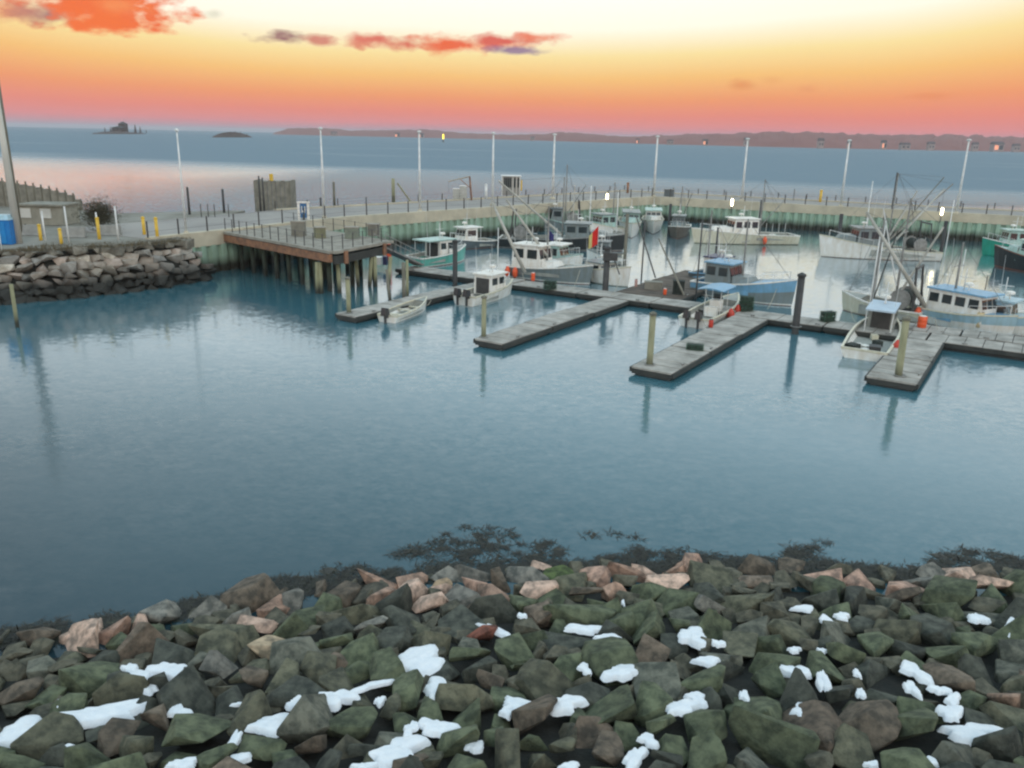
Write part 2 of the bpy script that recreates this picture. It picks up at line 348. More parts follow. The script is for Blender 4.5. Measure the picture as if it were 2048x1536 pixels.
for i, (x, wpx, tp, lb) in enumerate([(240, 13, 243, 'square stone tower on the rocky island'), (231, 20, 252, 'low dark house at the foot of the island tower')]):
    p = at(x, 267.5); q = (p.x, p.y+20, 1.0); h = height_to(q, tp)-1; wd = wpx*mpp(q)
    t = thing('island_tower' if i == 0 else 'island_house', lb, 'tower' if i == 0 else 'house', q)
    mb = MB(); mb.box((0, 0, h*.4), (wd, wd, h*.8)); mb.build('wall', ISLM, t)
    mb = MB(); mb.lathe([(wd*.78, h*.8), (wd*.05, h)], n=4); mb.build('roof', TIMD, t)
# houses along the far shore; sunset glints in some windows are painted as emission
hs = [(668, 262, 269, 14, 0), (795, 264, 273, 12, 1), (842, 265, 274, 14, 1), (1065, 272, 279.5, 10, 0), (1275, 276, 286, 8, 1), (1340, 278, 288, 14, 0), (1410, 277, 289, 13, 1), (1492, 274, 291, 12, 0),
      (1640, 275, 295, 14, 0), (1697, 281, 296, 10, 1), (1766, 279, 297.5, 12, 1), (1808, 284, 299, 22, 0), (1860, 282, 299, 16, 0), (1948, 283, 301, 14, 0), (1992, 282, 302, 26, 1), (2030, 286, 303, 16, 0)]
hl = ['pale cottage on the far shore behind the second lamp pole', 'cottage with a sunset glint in the window on the thin left end of the far shore', 'cottage with a sunset glint in the window behind the third lamp pole', 'small house on the far shore left of the fifth lamp pole',
      'narrow house with an orange sunset glint in the window left of the sixth lamp pole', 'grey house on the far shore right of the sixth lamp pole', 'house with a bright orange sunset glint in the window in the middle of the far shore', 'pale house on the far shore behind the seventh lamp pole',
      'pale narrow house on the far shore between the seventh and eighth lamp poles', 'house with an orange sunset glint in the window behind the eighth lamp pole', 'house with the brightest orange sunset glint in the window right of the eighth lamp pole', 'wide grey house low on the right part of the far shore',
      'grey gabled house left of the last lamp pole', 'pale house on the far shore behind the last lamp pole', 'widest white house with a sunset glint in the window near the right edge', 'grey house on the far shore at the right edge']
HW = mat('far_house_wall', (.40, .30, .28), (.32, .25, .23), .1, .8); HR = mat('far_house_roof', (.12, .09, .09), (.09, .07, .07), .1, .9)
for (x, tp, bt, wpx, lit), lb in zip(hs, hl):  # lit: one window carries the painted sunset glint
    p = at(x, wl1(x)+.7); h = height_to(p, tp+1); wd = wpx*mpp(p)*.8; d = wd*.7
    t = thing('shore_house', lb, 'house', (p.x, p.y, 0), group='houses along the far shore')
    mb = MB(); mb.box((0, 0, h*.36), (wd, d, h*.72)); mb.build('wall', HW, t)
    mb = MB(); mb.add([(-wd*.55, -d*.55, h*.72), (wd*.55, -d*.55, h*.72), (wd*.55, d*.55, h*.72), (-wd*.55, d*.55, h*.72), (-wd*.55, 0, h), (wd*.55, 0, h)], [(0, 1, 5, 4), (2, 3, 4, 5), (0, 4, 3), (1, 2, 5), (3, 2, 1, 0)]); mb.build('roof', HR, t)
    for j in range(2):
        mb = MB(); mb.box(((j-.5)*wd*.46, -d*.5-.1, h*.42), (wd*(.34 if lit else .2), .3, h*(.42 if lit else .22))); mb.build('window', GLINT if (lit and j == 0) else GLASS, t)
# lit channel beacon
p = at(886.5, 284); h = height_to(p, 268)
t = thing('channel_beacon', 'thin channel beacon glowing yellow on the open water', 'beacon', (p.x, p.y, 0))
mb = MB(); mb.lathe([(2.2, -1), (2.2, 1.2), (.9, 1.6), (.8, h*.35)], n=10); mb.build('base', DARKM, t)
mb = MB(); mb.lathe([(.75, h*.35), (1.25, h*.45), (1.25, h*.94), (.4, h)], n=10); mb.build('light', BEAC, t)

# ------------------------------------------------------------------ left shore: ground, bank, stones
ZD = 3.6
crest = [at(x, y, ZD) for x, y in ((-420, 540), (-160, 512), (0, 497), (120, 493), (240, 487), (320, 482), (371, 477))]
toe = [at(x, y, 0) for x, y in ((-420, 690), (-160, 640), (0, 609), (120, 600), (240, 586), (335, 574), (436, 556))]
INN = [Vector((-30.5, 68, 0)), Vector((-18.5, 89.5, 0)), Vector((22, 134, 0)), Vector((125, 82.5, 0))]
def offset(line, d):
    out = []
    for i, p in enumerate(line):
        ns = []
        for a, b in ((i-1, i), (i, i+1)):
            if a >= 0 and b < len(line):
                t = (line[b]-line[a]).normalized(); ns.append(Vector((-t.y, t.x, 0)))
        n = sum(ns, Vector()).normalized(); out.append(p+n*(d/max(.3, n.dot(ns[0]))))
    return out
OUT = offset(INN, 12.0)
gpts = [(c.x, c.y) for c in crest]+[(-30.2, 71.5), (-32.0, 75), (-31.5, 95.8), (-38, 92.5), (-45.5, 87.5), (-49, 93), (-55, 99), (-120, 112), (-160, 110), (-160, 60)]
mb = MB(); mb.prism(gpts, -6, ZD-.03); mb.build('ground', SAND, kind='structure')
mb = MB(); n = len(crest)
for c, b in zip(crest, toe): mb.v += [(c.x, c.y, ZD-.35), (b.x, b.y, -.6), (b.x, b.y-.5, -5)]
for i in range(n-1):
    for j in (0, 1): mb.f.append((i*3+j, i*3+1+j, i*3+4+j, i*3+3+j)); mb.m.append(0)
bank = mb.build('stone_bank', SOIL, kind='structure')

def rock_mesh(name, seed, m, sub=True, flat=1.0, npts=15):
    rr = random.Random(seed); bm = bmesh.new()
    for _ in range(npts):
        v = Vector((rr.uniform(-1, 1), rr.uniform(-1, 1), rr.uniform(-1, 1)))
        k = max(abs(v.x), abs(v.y), abs(v.z)); s = v.length
        v = v*(rr.uniform(.84, 1.0)/(k*.72+s*.28)); v.z *= flat
        bm.verts.new(v)
    r = bmesh.ops.convex_hull(bm, input=bm.verts[:])
    bmesh.ops.delete(bm, geom=[e for e in set(r['geom_interior']+r['geom_unused']) if isinstance(e, bmesh.types.BMVert)], context='VERTS')
    bmesh.ops.dissolve_limit(bm, angle_limit=R(16), verts=bm.verts[:], edges=bm.edges[:])
    if sub:
        bmesh.ops.bevel(bm, geom=bm.edges[:], offset=.035, segments=1, profile=.6, affect='EDGES', clamp_overlap=True)
        for v in bm.verts:
            v.co += v.co.normalized()*.05*noise.noise(v.co*2.3+Vector((seed*7.1, 0, 0)))
    me = bpy.data.meshes.new(name); bm.to_mesh(me); bm.free(); me.materials.append(m)
    for p in me.polygons: p.use_smooth = sub
    if sub:
        try: me.set_sharp_from_angle(angle=R(38))
        except Exception: pass
    return me
def rock(me, parent, loc, size, rot, col, name='rock', **kw):
    o = bpy.data.objects.new(name, me); COL.objects.link(o); o.parent = parent; o.location = loc; o.scale = size; o.rotation_euler = rot
    o.color = tuple(col)+(1,)
    return o
BR = [rock_mesh('bank_stone', 100+i, BANKR, False, .8, 12) for i in range(8)]
rr = random.Random(5)
cum = [0]
for a, b in zip(crest, crest[1:]): cum.append(cum[-1]+(b-a).length)
def along(line, s):
    for i in range(len(cum)-1):
        if s <= cum[i+1] or i == len(cum)-2:
            f = (s-cum[i])/(cum[i+1]-cum[i]); return line[i].lerp(line[i+1], f)
s0 = cum[1]-2
for row in range(7):
    s = s0+rr.uniform(0, .6)
    while s < cum[-1]+.2:
        sz = rr.uniform(.45, .85)*(1.12 if row in (2, 3) else 1)
        f = (row+.35+rr.uniform(-.15, .15))/6.6
        a, b = along(crest, s), along(toe, s); p = a.lerp(b, f); z = (ZD-.15)*(1-f)-.1
        g = rr.uniform(.68, 1.12); c = rr.choice([(.50, .44, .38), (.52, .43, .37), (.44, .41, .37), (.56, .50, .42), (.40, .38, .35)])
        if row == 0: c = (.25, .23, .19)
        rock(rr.choice(BR), bank, (p.x, p.y, z), (sz*1.08, sz*.8, sz*.72), (rr.uniform(-.25, .25), rr.uniform(-.25, .25), rr.uniform(0, 6.3)), [min(1, q*g) for q in c])
        s += sz*1.32
# brush along the crest
rr = random.Random(9); mb = MB()
for k in range(3600):
    s = rr.uniform(s0, cum[-1]); a = along(crest, s); a = Vector((a.x+rr.uniform(-.4, .4), a.y+rr.uniform(-.9, 1.2), ZD-.2)); h = rr.uniform(.08, .42)*(.5+noise.noise(Vector((s*.35, 0, 3)))*.9+.4)
    d = Vector((rr.uniform(-.5, .5), rr.uniform(-.5, .5), 1))*max(h, .12); wv = Vector((.035, rr.uniform(-.03, .03), 0))
    mb.add([a-wv, a+wv, a+d+wv*.3], [(0, 1, 2)])
mb.build('dry_brush', BRUSH, kind='stuff', label='dry brown brush along the crest of the stone bank', category='brush')

# timber bulkhead at the far left, stepping down to the right
t = thing('timber_bulkhead', 'grey timber bulkhead with pale posts at the far left shore', 'bulkhead', (0, 0, 0))
bx = [(-150, 330), (-60, 344), (0, 360), (14, 362), (29, 364), (44, 367), (60, 369), (75, 372), (90, 375), (106, 378), (121, 382), (137, 386), (152, 392), (165, 404)]
tops = [];
for i, (x, y) in enumerate(bx):
    b = at(x, 411+max(0, x)*.055, ZD); b = Vector((b.x, b.y, ZD)); tops.append((b, height_to(b, y)))
for (b0, h0), (b1, h1) in zip(tops, tops[1:]):
    m = (b0+b1)/2; L = (b1-b0).length; a = math.atan2(b1.y-b0.y, b1.x-b0.x)
    q = MB(); hh = (h0+h1)/2-ZD
    q.box((m.x, m.y, ZD+hh/2-.05), (L-.06, .14, hh)); q.build('board_panel', TIMB, t)
for b, h in tops:
    q = MB(); q.tube((b.x, b.y-.2, ZD-.1), (b.x, b.y-.2, h+.35), .10, .09, 6); q.build('post', PILEB, t)
# shrub beside it
p = at(168, 470, ZD); t = thing('leafless_shrub', 'large dark leafless shrub at the end of the grey bulkhead', 'shrub', (p.x, p.y+3, ZD))
q = MB(); q.tube((0, 0, -.1), (.1, 0, 1.0), .09, .05, 6); q.build('stem', TIMD, t)
q = MB(); rr = random.Random(3)
for k in range(5200):
    v = Vector((rr.gauss(0, .62), rr.gauss(0, .5), rr.gauss(0, .55))); a = Vector((v.x*1.15, v.y, 1.45+v.z)); 
    if a.z < 0: continue
    d = Vector((rr.uniform(-1, 1), rr.uniform(-1, 1), rr.uniform(-.2, 1))).normalized()*rr.uniform(.15, .4); wv = Vector((.02, 0, .012))
    q.add([a-wv, a+wv, a+d], [(0, 1, 2)])
q.build('crown', SHRUB, t)
# dark pile of stored gear between bulkhead and bank
def crate(name, label, cat, px, py, wpx, ytop, m, depth=1.0, part='panel'):
    p = at(px, py, ZD); h = height_to(p, ytop)-ZD; wd = wpx*mpp(p)
    t = thing(name, label, cat, (p.x, p.y, ZD), random.uniform(-.1, .1))
    q = MB(); q.box((0, depth/2, h/2), (wd, depth, h)); q.build('body', m, t)
    return t, wd, h
t, wd, h = crate('storage_shed', 'low tan storage shed behind the left bank', 'shed', 85, 450, 84, 412, mat('tan_siding', (.33, .32, .27), (.25, .24, .2), .8, .85), 3)
for dxx, wz in ((-.36, .9), (.12, .9)):
    q = MB(); q.box((wd*dxx, -.04, h*.62), (1.0, .08, h*.5)); q.build('window', mat('pale_blind', (.62, .62, .58), (.5, .5, .47), 1, .6), t)
q = MB(); q.box((0, 1.5, h+.08), (wd+.4, 3.5, .16)); q.build('roof', TIMB, t)
for x, yb, wp, lb in ((66, 470, 40, 'pale concrete barrier between the utility pole and the first bollard'), (150, 474, 44, 'grey concrete barrier in front of the leafless shrub'), (222, 470, 40, 'blue grey concrete barrier right of the leafless shrub')):
    p = at(x, yb, ZD); wd = wp*mpp(p); t = thing('concrete_barrier', lb, 'barrier', (p.x, p.y, ZD), .05, 'concrete barriers behind the left bank')
    q = MB(); q.add([(x_*wd/2, y_, z_) for x_ in (-1, 1) for y_, z_ in ((-.3, 0), (-.22, .2), (-.09, .85), (.09, .85), (.22, .2), (.3, 0))], [(0, 1, 2, 3, 4, 5), (11, 10, 9, 8, 7, 6)]+[(i_, 6+i_, 6+(i_+1) % 6, (i_+1) % 6) for i_ in range(6)]); q.build('body', mat('barrier_concrete', (.34, .34, .32), (.25, .25, .24), 1.5, .9, .2, 10), t)
    q = MB(); q.tube((-wd*.3, 0, .84), (-wd*.3, 0, .93), .06, .06, 6); q.build('lifting_eye', DARKM, t)
# blue portable toilet at the left edge
p = at(10, 489, ZD); h = height_to(p, 431)-ZD
t = thing('portable_toilet', 'bright blue portable toilet with a pale roof at the left edge', 'portable toilet', (p.x-.25, p.y, ZD), .1)
PB = mat('blue_plastic', (.01, .20, .55), (.01, .16, .46), 2, .45)
q = MB(); q.box((0, .7, h*.42), (1.55, 1.4, h*.84)); q.build('body', PB, t)
q = MB(); q.add([(-.82, -.05, h*.84), (.82, -.05, h*.84), (.82, 1.45, h*.84), (-.82, 1.45, h*.84), (-.6, .25, h), (.6, .25, h), (.6, 1.15, h), (-.6, 1.15, h)], [(0, 1, 5, 4), (1, 2, 6, 5), (2, 3, 7, 6), (3, 0, 4, 7), (4, 5, 6, 7), (3, 2, 1, 0)]); q.build('roof', LBLUE, t)
q = MB(); q.box((0, -.03, h*.42), (.85, .05, h*.74)); q.build('door', mat('blue_door_plastic', (.015, .24, .60), (.015, .2, .5), 2, .4), t)
# poles, posts and bollards along the bank
def simple_post(name, label, cat, x, ytop, ybot, wpx, m, z=ZD, group=None, cap=None, n=10, taper=.9, lean=None):
    p = at(x, ybot, z); h = height_to(p, ytop)-z; r = max(.02, wpx*mpp(p)/2); t = thing(name, label, cat, (p.x, p.y, z), 0, group)
    top = Vector((0, 0, h)) if lean is None else Vector((lean[0], lean[1], h))
    q = MB(); q.tube((0, 0, -.4 if z > 1 else -4), top, r, r*taper, n); q.build('shaft' if cap or z > 1 else 'pile_shaft', m, t, smooth=True)
    if cap: q = MB(); q.lathe([(r*1.15, h-.02), (r*1.15, h+r*.5), (r*.2, h+r*1.0)], (top.x, top.y, 0), n=n); q.build('cap', cap, t)
    return t
UTP = mat('pale_utility_pole_wood', (.60, .58, .52), (.46, .44, .40), 1.2, .8, .3, 10, stretch=(1, 1, .2))
simple_post('utility_pole', 'thick pale wooden utility pole at the left edge', 'utility pole', 38, 128, 486, 15, UTP, taper=.62)
simple_post('utility_pole', 'thinner grey wooden pole right behind the thick utility pole', 'utility pole', 44, 150, 470, 6, PILEB, taper=.7)
for (x, a, b), lb in zip([(82, 451, 480), (123, 459, 487), (199, 437, 478), (289, 436, 469), (315, 437, 476)],
    ['yellow bollard nearest the utility pole', 'short yellow bollard between the two slim white posts', 'yellow bollard right of the leafless shrub', 'yellow bollard left of its twin near the first lamp pole', 'yellow bollard nearest the first lamp pole']):
    simple_post('bollard', lb, 'bollard', x, a, b, 6.5, YELL, group='yellow bollards along the bank', cap=YELL, taper=1)
for (x, a, b), lb in zip([(91, 424, 480), (138, 414, 484), (198, 426, 478), (237, 414, 480)],
    ['slim white post right of the bollard nearest the utility pole', 'slim white post just left of the leafless shrub', 'slim white post behind the yellow bollard right of the shrub', 'brownish white post halfway between the shrub and the twin bollards']):
    simple_post('marker_post', lb, 'post', x, a, b, 3.2, GALV, group='slim pale posts along the bank', cap=GALV, taper=1)
simple_post('marker_post', 'thin white post in front of the blue portable toilet', 'post', 3, 455, 497, 2, GALV, cap=GALV, taper=1)

# ------------------------------------------------------------------ pier
pier = thing('harbour_pier', 'long concrete pier on green steel sheet piles bending round the basin', 'pier', (0, 0, 0))
q = MB(); ins = offset(INN, .5)
q.prism([(v.x, v.y) for v in ins]+[(v.x, v.y) for v in reversed(OUT)], -5, ZD); q.build('deck', ASPH, pier)
q = MB()
a, b = offset(INN, -.12), offset(INN, .62)
q.prism([(v.x, v.y) for v in a]+[(v.x, v.y) for v in reversed(b)], ZD-1.15, ZD+.14); q.build('concrete_cap', CONC, pier)
q = MB(); a, b = offset(INN, 11.55), offset(INN, 12.1)
q.prism([(v.x, v.y) for v in a[1:]]+[(v.x, v.y) for v in reversed(b[1:])], ZD-.9, ZD+.16); q.build('sea_wall_curb', CONC, pier)
PW = 1.15; q = MB()
pr = [(0, 0), (.18, 0), (.34, -.30), (.80, -.30), (.96, 0), (PW, 0)]
vs = [(x, y+.1, z) for z in (-4.5, ZD-1.1) for x, y in pr]+[(x, .45, z) for z in (-4.5, ZD-1.1) for x in (0, PW)]
q.add(vs, [(i, i+1, 7+i, 6+i) for i in range(5)]); q.build('sheet_pile', SHEET, pier)
proto = bpy.data.objects['sheet_pile']; first = True
for i in range(3):
    p0, p1 = INN[i], INN[i+1]; d = (p1-p0); L = d.length; d.normalize(); ang = math.atan2(d.y, d.x); k = 0
    nn = int(L/PW) if i < 2 else 74
    for k in range(nn):
        p = p0+d*(k*PW*(L/(int(L/PW)*PW)) if i < 2 else k*PW)
        o = proto if first else inst(proto, pier)
        first = False; o.location = (p.x, p.y, 0); o.rotation_euler = (0, 0, ang)
rail = thing('pier_railing', 'dark post and cable railing along the inner edge of the pier', 'railing', (0, 0, 0))
rail2 = thing('pier_railing', 'dark posts along the seaward edge of the pier', 'railing', (0, 0, 0))
pp = None
for line, par, hh, sp in ((offset(INN, .2), rail, 1.35, 2.9), (offset(INN, 11.8), rail2, .95, 4.4)):
    first = True
    q = MB(); q.tube((0, 0, 0), (0, 0, hh), .075, .07, 6); po = None
    cab = MB()
    for i in range(3):
        if par is rail2 and i == 0: continue
        p0, p1 = line[i], line[i+1]; L = (p1-p0).length; nn = int(L/sp)
        for k in range(nn):
            p = p0.lerp(p1, k/nn)
            if po is None: po = q.build('post', DARKM, par); o = po
            else: o = inst(po, par)
            o.location = (p.x, p.y, ZD+.1)
        for zz in (.5, hh-.08): cab.tube((p0.x, p0.y, ZD+.1+zz), (p1.x, p1.y, ZD+.1+zz), .014, .014, 4, False)
    cab.build('cable', ROPE, par)

# tall lamp poles
LB = ['leftmost tall white lamp pole beside the sheet pile wall', 'tall white lamp pole rising behind the wharf platform', 'third tall white lamp pole from the left on the pier', 'tall white lamp pole left of the striped pier booth',
      'tall white lamp pole at the bend of the pier', 'tall white lamp pole right of the pier bend', 'tall white lamp pole between the two small lit lamps', 'tall white lamp pole behind the white dragger bow', 'rightmost tall white lamp pole on the pier']
for (xb, yb, xt, yt), lb in zip([(373, 469, 352, 257), (649, 437, 643, 254), (840, 424, 836, 261), (985, 411, 988, 264), (1105, 398, 1108, 267), (1307, 394, 1313, 271), (1483, 402, 1491, 276), (1681, 414, 1696, 279), (1912, 428, 1936, 278)], LB):
    p = at(xb, yb, ZD); h = height_to(p, yt)-ZD
    t = thing('lamp_pole', lb, 'lamp pole', (p.x, p.y, ZD), 0, 'tall lamp poles on the pier'); r = max(.09, 2.9*mpp(p))*.9
    q = MB(); q.tube((0, 0, .3), (0, 0, h-.25), r, r*.55, 8); q.build('pole', GALV, t, smooth=True)
    q = MB(); q.lathe([(r*2.2, -.05), (r*2.2, .12), (r*1.3, .32)], n=10); q.build('base', CONC, t)
    q = MB(); q.lathe([(r*.6, h-.28), (r*1.6, h-.2), (r*1.6, h-.08), (r*.6, h)], n=10); q.build('lamp_head', GALV, t)
# low lit lamps on the pier's inner edge
for (x, yb, yt, rp), lb in zip([(1213, 412, 385, 5.0), (1461, 424, 395, 6.0), (1878, 442, 413, 6.5)],
    ['small lamp glowing yellow at the pier bend above the moored boats', 'small lit lamp on the pier above the long cream boat', 'small lit lamp on the pier right of the dragger booms']):
    p = at(x, yb, ZD-.9); h = height_to(p, yt)-p.z; r = rp*mpp(p)*.38; t = thing('dock_lamp', lb, 'lamp', (p.x, p.y-.35, p.z), 0, 'small lit lamps along the pier')
    q = MB(); q.tube((0, 0, -.2), (0, 0, h*.45), .06, .05, 6); q.build('post', DARKM, t)
    q = MB(); q.lathe([(r*.5, h*.42), (r, h*.52), (r, h*.86), (r*.5, h*.94)], n=12); q.build('lamp_glass', LAMPM, t)
    q = MB(); q.lathe([(r*1.2, h*.94), (r*.4, h)], n=12); q.build('hood', DARKM, t)

# things standing on the pier
p = at(546, 415, ZD); h = height_to(p, 361)-ZD; wd = 68*mpp(p)
t = thing('timber_cell', 'square weathered timber cell with a yellow light standing off the pier', 'dolphin', (p.x, p.y, 0), .05)
for i in range(8):
    q = MB(); q.box((wd*(-.5+(i+.5)/8), 0, (ZD+h)/2-.5), (wd/8-.07, .22, ZD+h-.1*(i % 3)+1)); q.build('plank', TIMB, t)
for i in range(7):
    for s, yy in ((-1, 0), (1, 0)):
        q = MB(); q.box((s*wd*.5, .3+3.2*(i+.0)/7, (ZD+h)/2-.5), (.22, .4, ZD+h-.15*((i+1) % 2)+1)); q.build('plank', TIMB, t)
q = MB(); q.box((0, 1.6, ZD+h-.25), (wd-.3, 3.0, .2)); q.build('top_deck', TIMB, t)
q = MB(); q.tube((wd*-.02, .4, ZD+h-.2), (wd*-.02, .4, ZD+h+.75), .22, .22, 10); q.build('yellow_light', YELL, t)
for x, yt, lb in ((522, 352, 'leftmost dark pile touching the timber cell'), (529, 355, 'second dark pile touching the timber cell')):
    simple_post('mooring_pile', lb, 'pile', x, yt, 425, 3.2, PILED, z=ZD-.4)
simple_post('mooring_pile', 'pale thin pile at the right end of the timber cell', 'pile', 566, 366, 413, 4, PILEG, z=ZD-.4)
for (x, yt, yb, wp, m), lb in zip([(380, 374, 436, 5, PILED), (449, 378, 432, 5, PILED), (642, 395, 418, 4, PILED), (669, 364, 412, 5, PILEB), (787, 357, 403, 7, PILEG)],
    ['dark pile seaward of the first lamp pole', 'dark pile left of the timber cell', 'short dark pile left of the second lamp pole', 'brown pile right of the second lamp pole', 'pale green pile left of the third lamp pole']):
    simple_post('sea_pile', lb, 'pile', x, yt, yb, wp, m, z=ZD-.4, group='piles on the seaward side of the pier')
p = at(787, 403, ZD-.4); q = MB(); hh = height_to(p, 366)
o = MB(); o.tube((p.x+.6, p.y, hh), (p.x+2.4, p.y+.4, ZD-.4), .12, .12, 6); o = o.build('pile_brace', PILEG); tag(o, 'slanting brace beside the pale green sea pile', 'brace')
for i, x in enumerate((403, 417, 430, 458)):
    simple_post('stake', ['leftmost thin stake between the two dark sea piles', 'second thin stake between the two dark sea piles', 'third thin stake between the two dark sea piles', 'thin stake right of the second dark sea pile'][i], 'stake', x, 408, 434, 1.8, TIMD, group='thin stakes on the pier')
# information kiosk, blue and white
p = at(608, 441, ZD); h = height_to(p, 405)-ZD; wd = 23*mpp(p)
t = thing('information_board', 'blue and white information board on the pier', 'sign', (p.x, p.y, ZD), .05)
q = MB(); q.box((0, 0, h*.55), (wd*.55, .12, h*.78)); q.build('panel', mat('blue_sign_face', (.03, .16, .36), (.03, .12, .28), 2, .4), t)
for s in (-1, 1): q = MB(); q.box((s*wd*.40, 0, h*.5), (wd*.18, .16, h)); q.build('side_post', WHITE, t)
q = MB(); q.box((0, 0, h+.03), (wd*1.05, .3, .12)); q.build('cap', WHITE, t)
q = MB()
for s in (-1, 1): q.add([(s*.16-.04, -.07, h*.42), (s*.16+.04, -.07, h*.42), (s*.16+.05, -.07, h*.8), (s*.16-.05, -.07, h*.8)], [(0, 1, 2, 3)])
q.add([(-.2, -.07, h*.5), (.2, -.07, h*.44), (.2, -.07, h*.5), (-.2, -.07, h*.57)], [(0, 1, 2, 3)]); q.build('white_emblem', WHITE, t)
# striped booth
p = at(1022, 392, ZD); h = height_to(p, 353)-ZD; wd = 38*mpp(p)
t = thing('pier_booth', 'small white booth with dark striped windows near the pier bend', 'booth', (p.x, p.y, ZD), .05)
q = MB(); q.box((0, 1.2, h*.5), (wd*.92, 2.2, h*.96)); q.build('wall', mat('grey_booth_wall', (.33, .32, .30), (.27, .26, .25), 1, .7), t)
for i, x in enumerate((-.34, -.24, -.14, -.04, .18, .36)):
    q = MB(); q.box((wd*x, .06, h*.68), (wd*.075, .1, h*.48)); q.build('window', GLASS, t)
for x in (-.47, .09, .28, .45): q = MB(); q.box((wd*x, .02, h*.52), (wd*.035, .14, h)); q.build('corner_post', WHITE, t)
q = MB(); q.box((0, 1.2, h+.06), (wd*1.04, 2.7, .12)); q.build('roof', GALV, t)
q = MB(); q.box((wd*.54, .3, h*.55), (wd*.07, .3, h*.55)); q.build('yellow_panel', YELL, t)
# hoist with orange post and white tank
p = at(925, 400, ZD); k = mpp(p)
t = thing('dock_hoist', 'rusty orange dock hoist beside pale fish tubs on the pier', 'hoist', (p.x, p.y, ZD), 0)
h = height_to(p, 352)-ZD
q = MB(); q.tube((1.3, 0, 0), (1.0, 0, h), .14, .11, 8); q.build('mast', RUST, t)
q = MB(); q.tube((1.0, 0, h-.05), (-2.0, .1, h-.8), .09, .07, 8); q.build('boom', mat('faded_tan_paint', (.42, .36, .28), (.34, .29, .23), 2, .6), t)
q = MB(); q.tube((1.15, 0, h*.5), (-.3, 0, h-.5), .06, .05, 6); q.build('brace', RUST, t)
q = MB(); q.tube((-2.0, .1, h-.8), (-2.0, .1, h*.3), .02, .02, 4); q.build('cable', ROPE, t)
for i, (x, hh) in enumerate(((-.9, 1.5), (.1, 1.9))):
    tt = thing('fish_tub', ['lower pale plastic fish tub left of the dock hoist', 'taller pale plastic fish tub under the dock hoist'][i], 'tub', (p.x+x, p.y+.4, ZD))
    q = MB(); q.box((0, 0, hh/2), (.95, .9, hh)); q.build('body', mat('pale_plastic', (.48, .48, .45), (.40, .40, .37), 2, .5), tt)
    q = MB(); q.box((0, 0, hh+.04), (1.02, .98, .08)); q.build('lid', GALV, tt)
for (x, a, b), lb in zip([(1255, 367, 386), (1640, 382, 404), (972, 370, 398)], ['orange post on the pier right of the glowing yellow lamp', 'yellow post on the pier left of the eighth lamp pole', 'white post on the pier just left of the booth lamp pole']):
    simple_post('pier_post', lb, 'post', x, a, b, 5, {1255: RUST, 1640: YELL, 972: GALV}[x], cap={1255: RUST, 1640: YELL, 972: GALV}[x], taper=1)
p = at(1338, 393, ZD); t = thing('equipment_box', 'blue grey equipment box on the pier right of the sixth lamp pole', 'box', (p.x, p.y, ZD), -.4)
q = MB(); q.box((0, 0, .55), (1.5, .9, 1.1)); q.build('body', SLATE, t); q = MB(); q.box((0, 0, 1.14), (1.6, 1, .08)); q.build('lid', STEEL, t)

# ------------------------------------------------------------------ wharf platform
A, B, C = Vector((-26.6, 75.0, 0)), Vector((-14.3, 63.6, 0)), Vector((-10.9, 71.2, 0)); D = A+(C-B)+Vector((-.2, .6, 0))
pl = thing('wharf_platform', 'timber wharf platform with a rusty orange edge beam beside the pier', 'wharf', (0, 0, 0))
def along_boards(a, b, c, d, n, z, th, m, par, name='deck_board', gap=.03):
    for i in range(n):
        u0, u1 = i/n, (i+1)/n
        p = [a.lerp(b, u0), a.lerp(b, u1), d.lerp(c, u1), d.lerp(c, u0)]; g = (b-a).normalized()*gap
        p[0] += g; p[3] += g
        q = MB(); q.prism([(v.x, v.y) for v in p], z-th-.01*(i % 2), z-.012*(i % 3)); q.build(name, m, par)
WD = mat('grey_wharf_boards', (.36, .33, .28), (.24, .22, .185), 1.1, .85, .25, 12)
along_boards(A, B, C, D, 34, ZD-.05, .2, WD, pl)
def beam(a, b, z, hgt, th, m, par, name, out=0.0):
    d = (b-a); L = d.length; d.normalize(); nrm = Vector((d.y, -d.x, 0)); c = (a+b)/2+nrm*out
    q = MB(); q.box((c.x, c.y, z), (L, th, hgt), math.atan2(d.y, d.x)); return q.build(name, m, par)
beam(A, B, ZD-.60, .62, .3, RUST, pl, 'edge_beam', .17); beam(B, C, ZD-.75, .65, .3, TIMD, pl, 'side_beam', .17)
beam(A, B, ZD-.12, .22, .5, WD, pl, 'kerb_timber', .1); beam(B, C, ZD-.14, .22, .5, WD, pl, 'kerb_timber', .1)
beam(D+Vector((0, -.5, 0)), C+Vector((0, -.5, 0)), ZD-.7, .6, .3, TIMD, pl, 'back_beam')
for i in range(8):
    f = (i+.6)/8.4; beam(A.lerp(B, f), D.lerp(C, f), ZD-.75, .6, .3, TIMD, pl, 'cross_beam')
    for g in (.12, .5, .9):
        p = A.lerp(B, f).lerp(D.lerp(C, f), g); q = MB(); q.tube((p.x, p.y, -4.5), (p.x, p.y, ZD-1.0), .2, .2, 8); q.build('support_pile', mat('dark_green_pile', (.10, .12, .085), (.05, .06, .045), 2, .8, stain=(.5, 1.8, (.02, .022, .017))), pl, smooth=True)
for px, lean in ((632, -.1), (650, .5), (682, .25), (722, .45), (731, -.5), (751, .05), (768, -.55), (641, 0)):
    b = at(px, 588 if px < 700 else 574, 0)
    q = MB(); q.tube((b.x, b.y, -4), (b.x-lean, b.y+.4, ZD-1.1), .17, .16, 8); q.build('fender_pile', PILEG, pl, smooth=True)
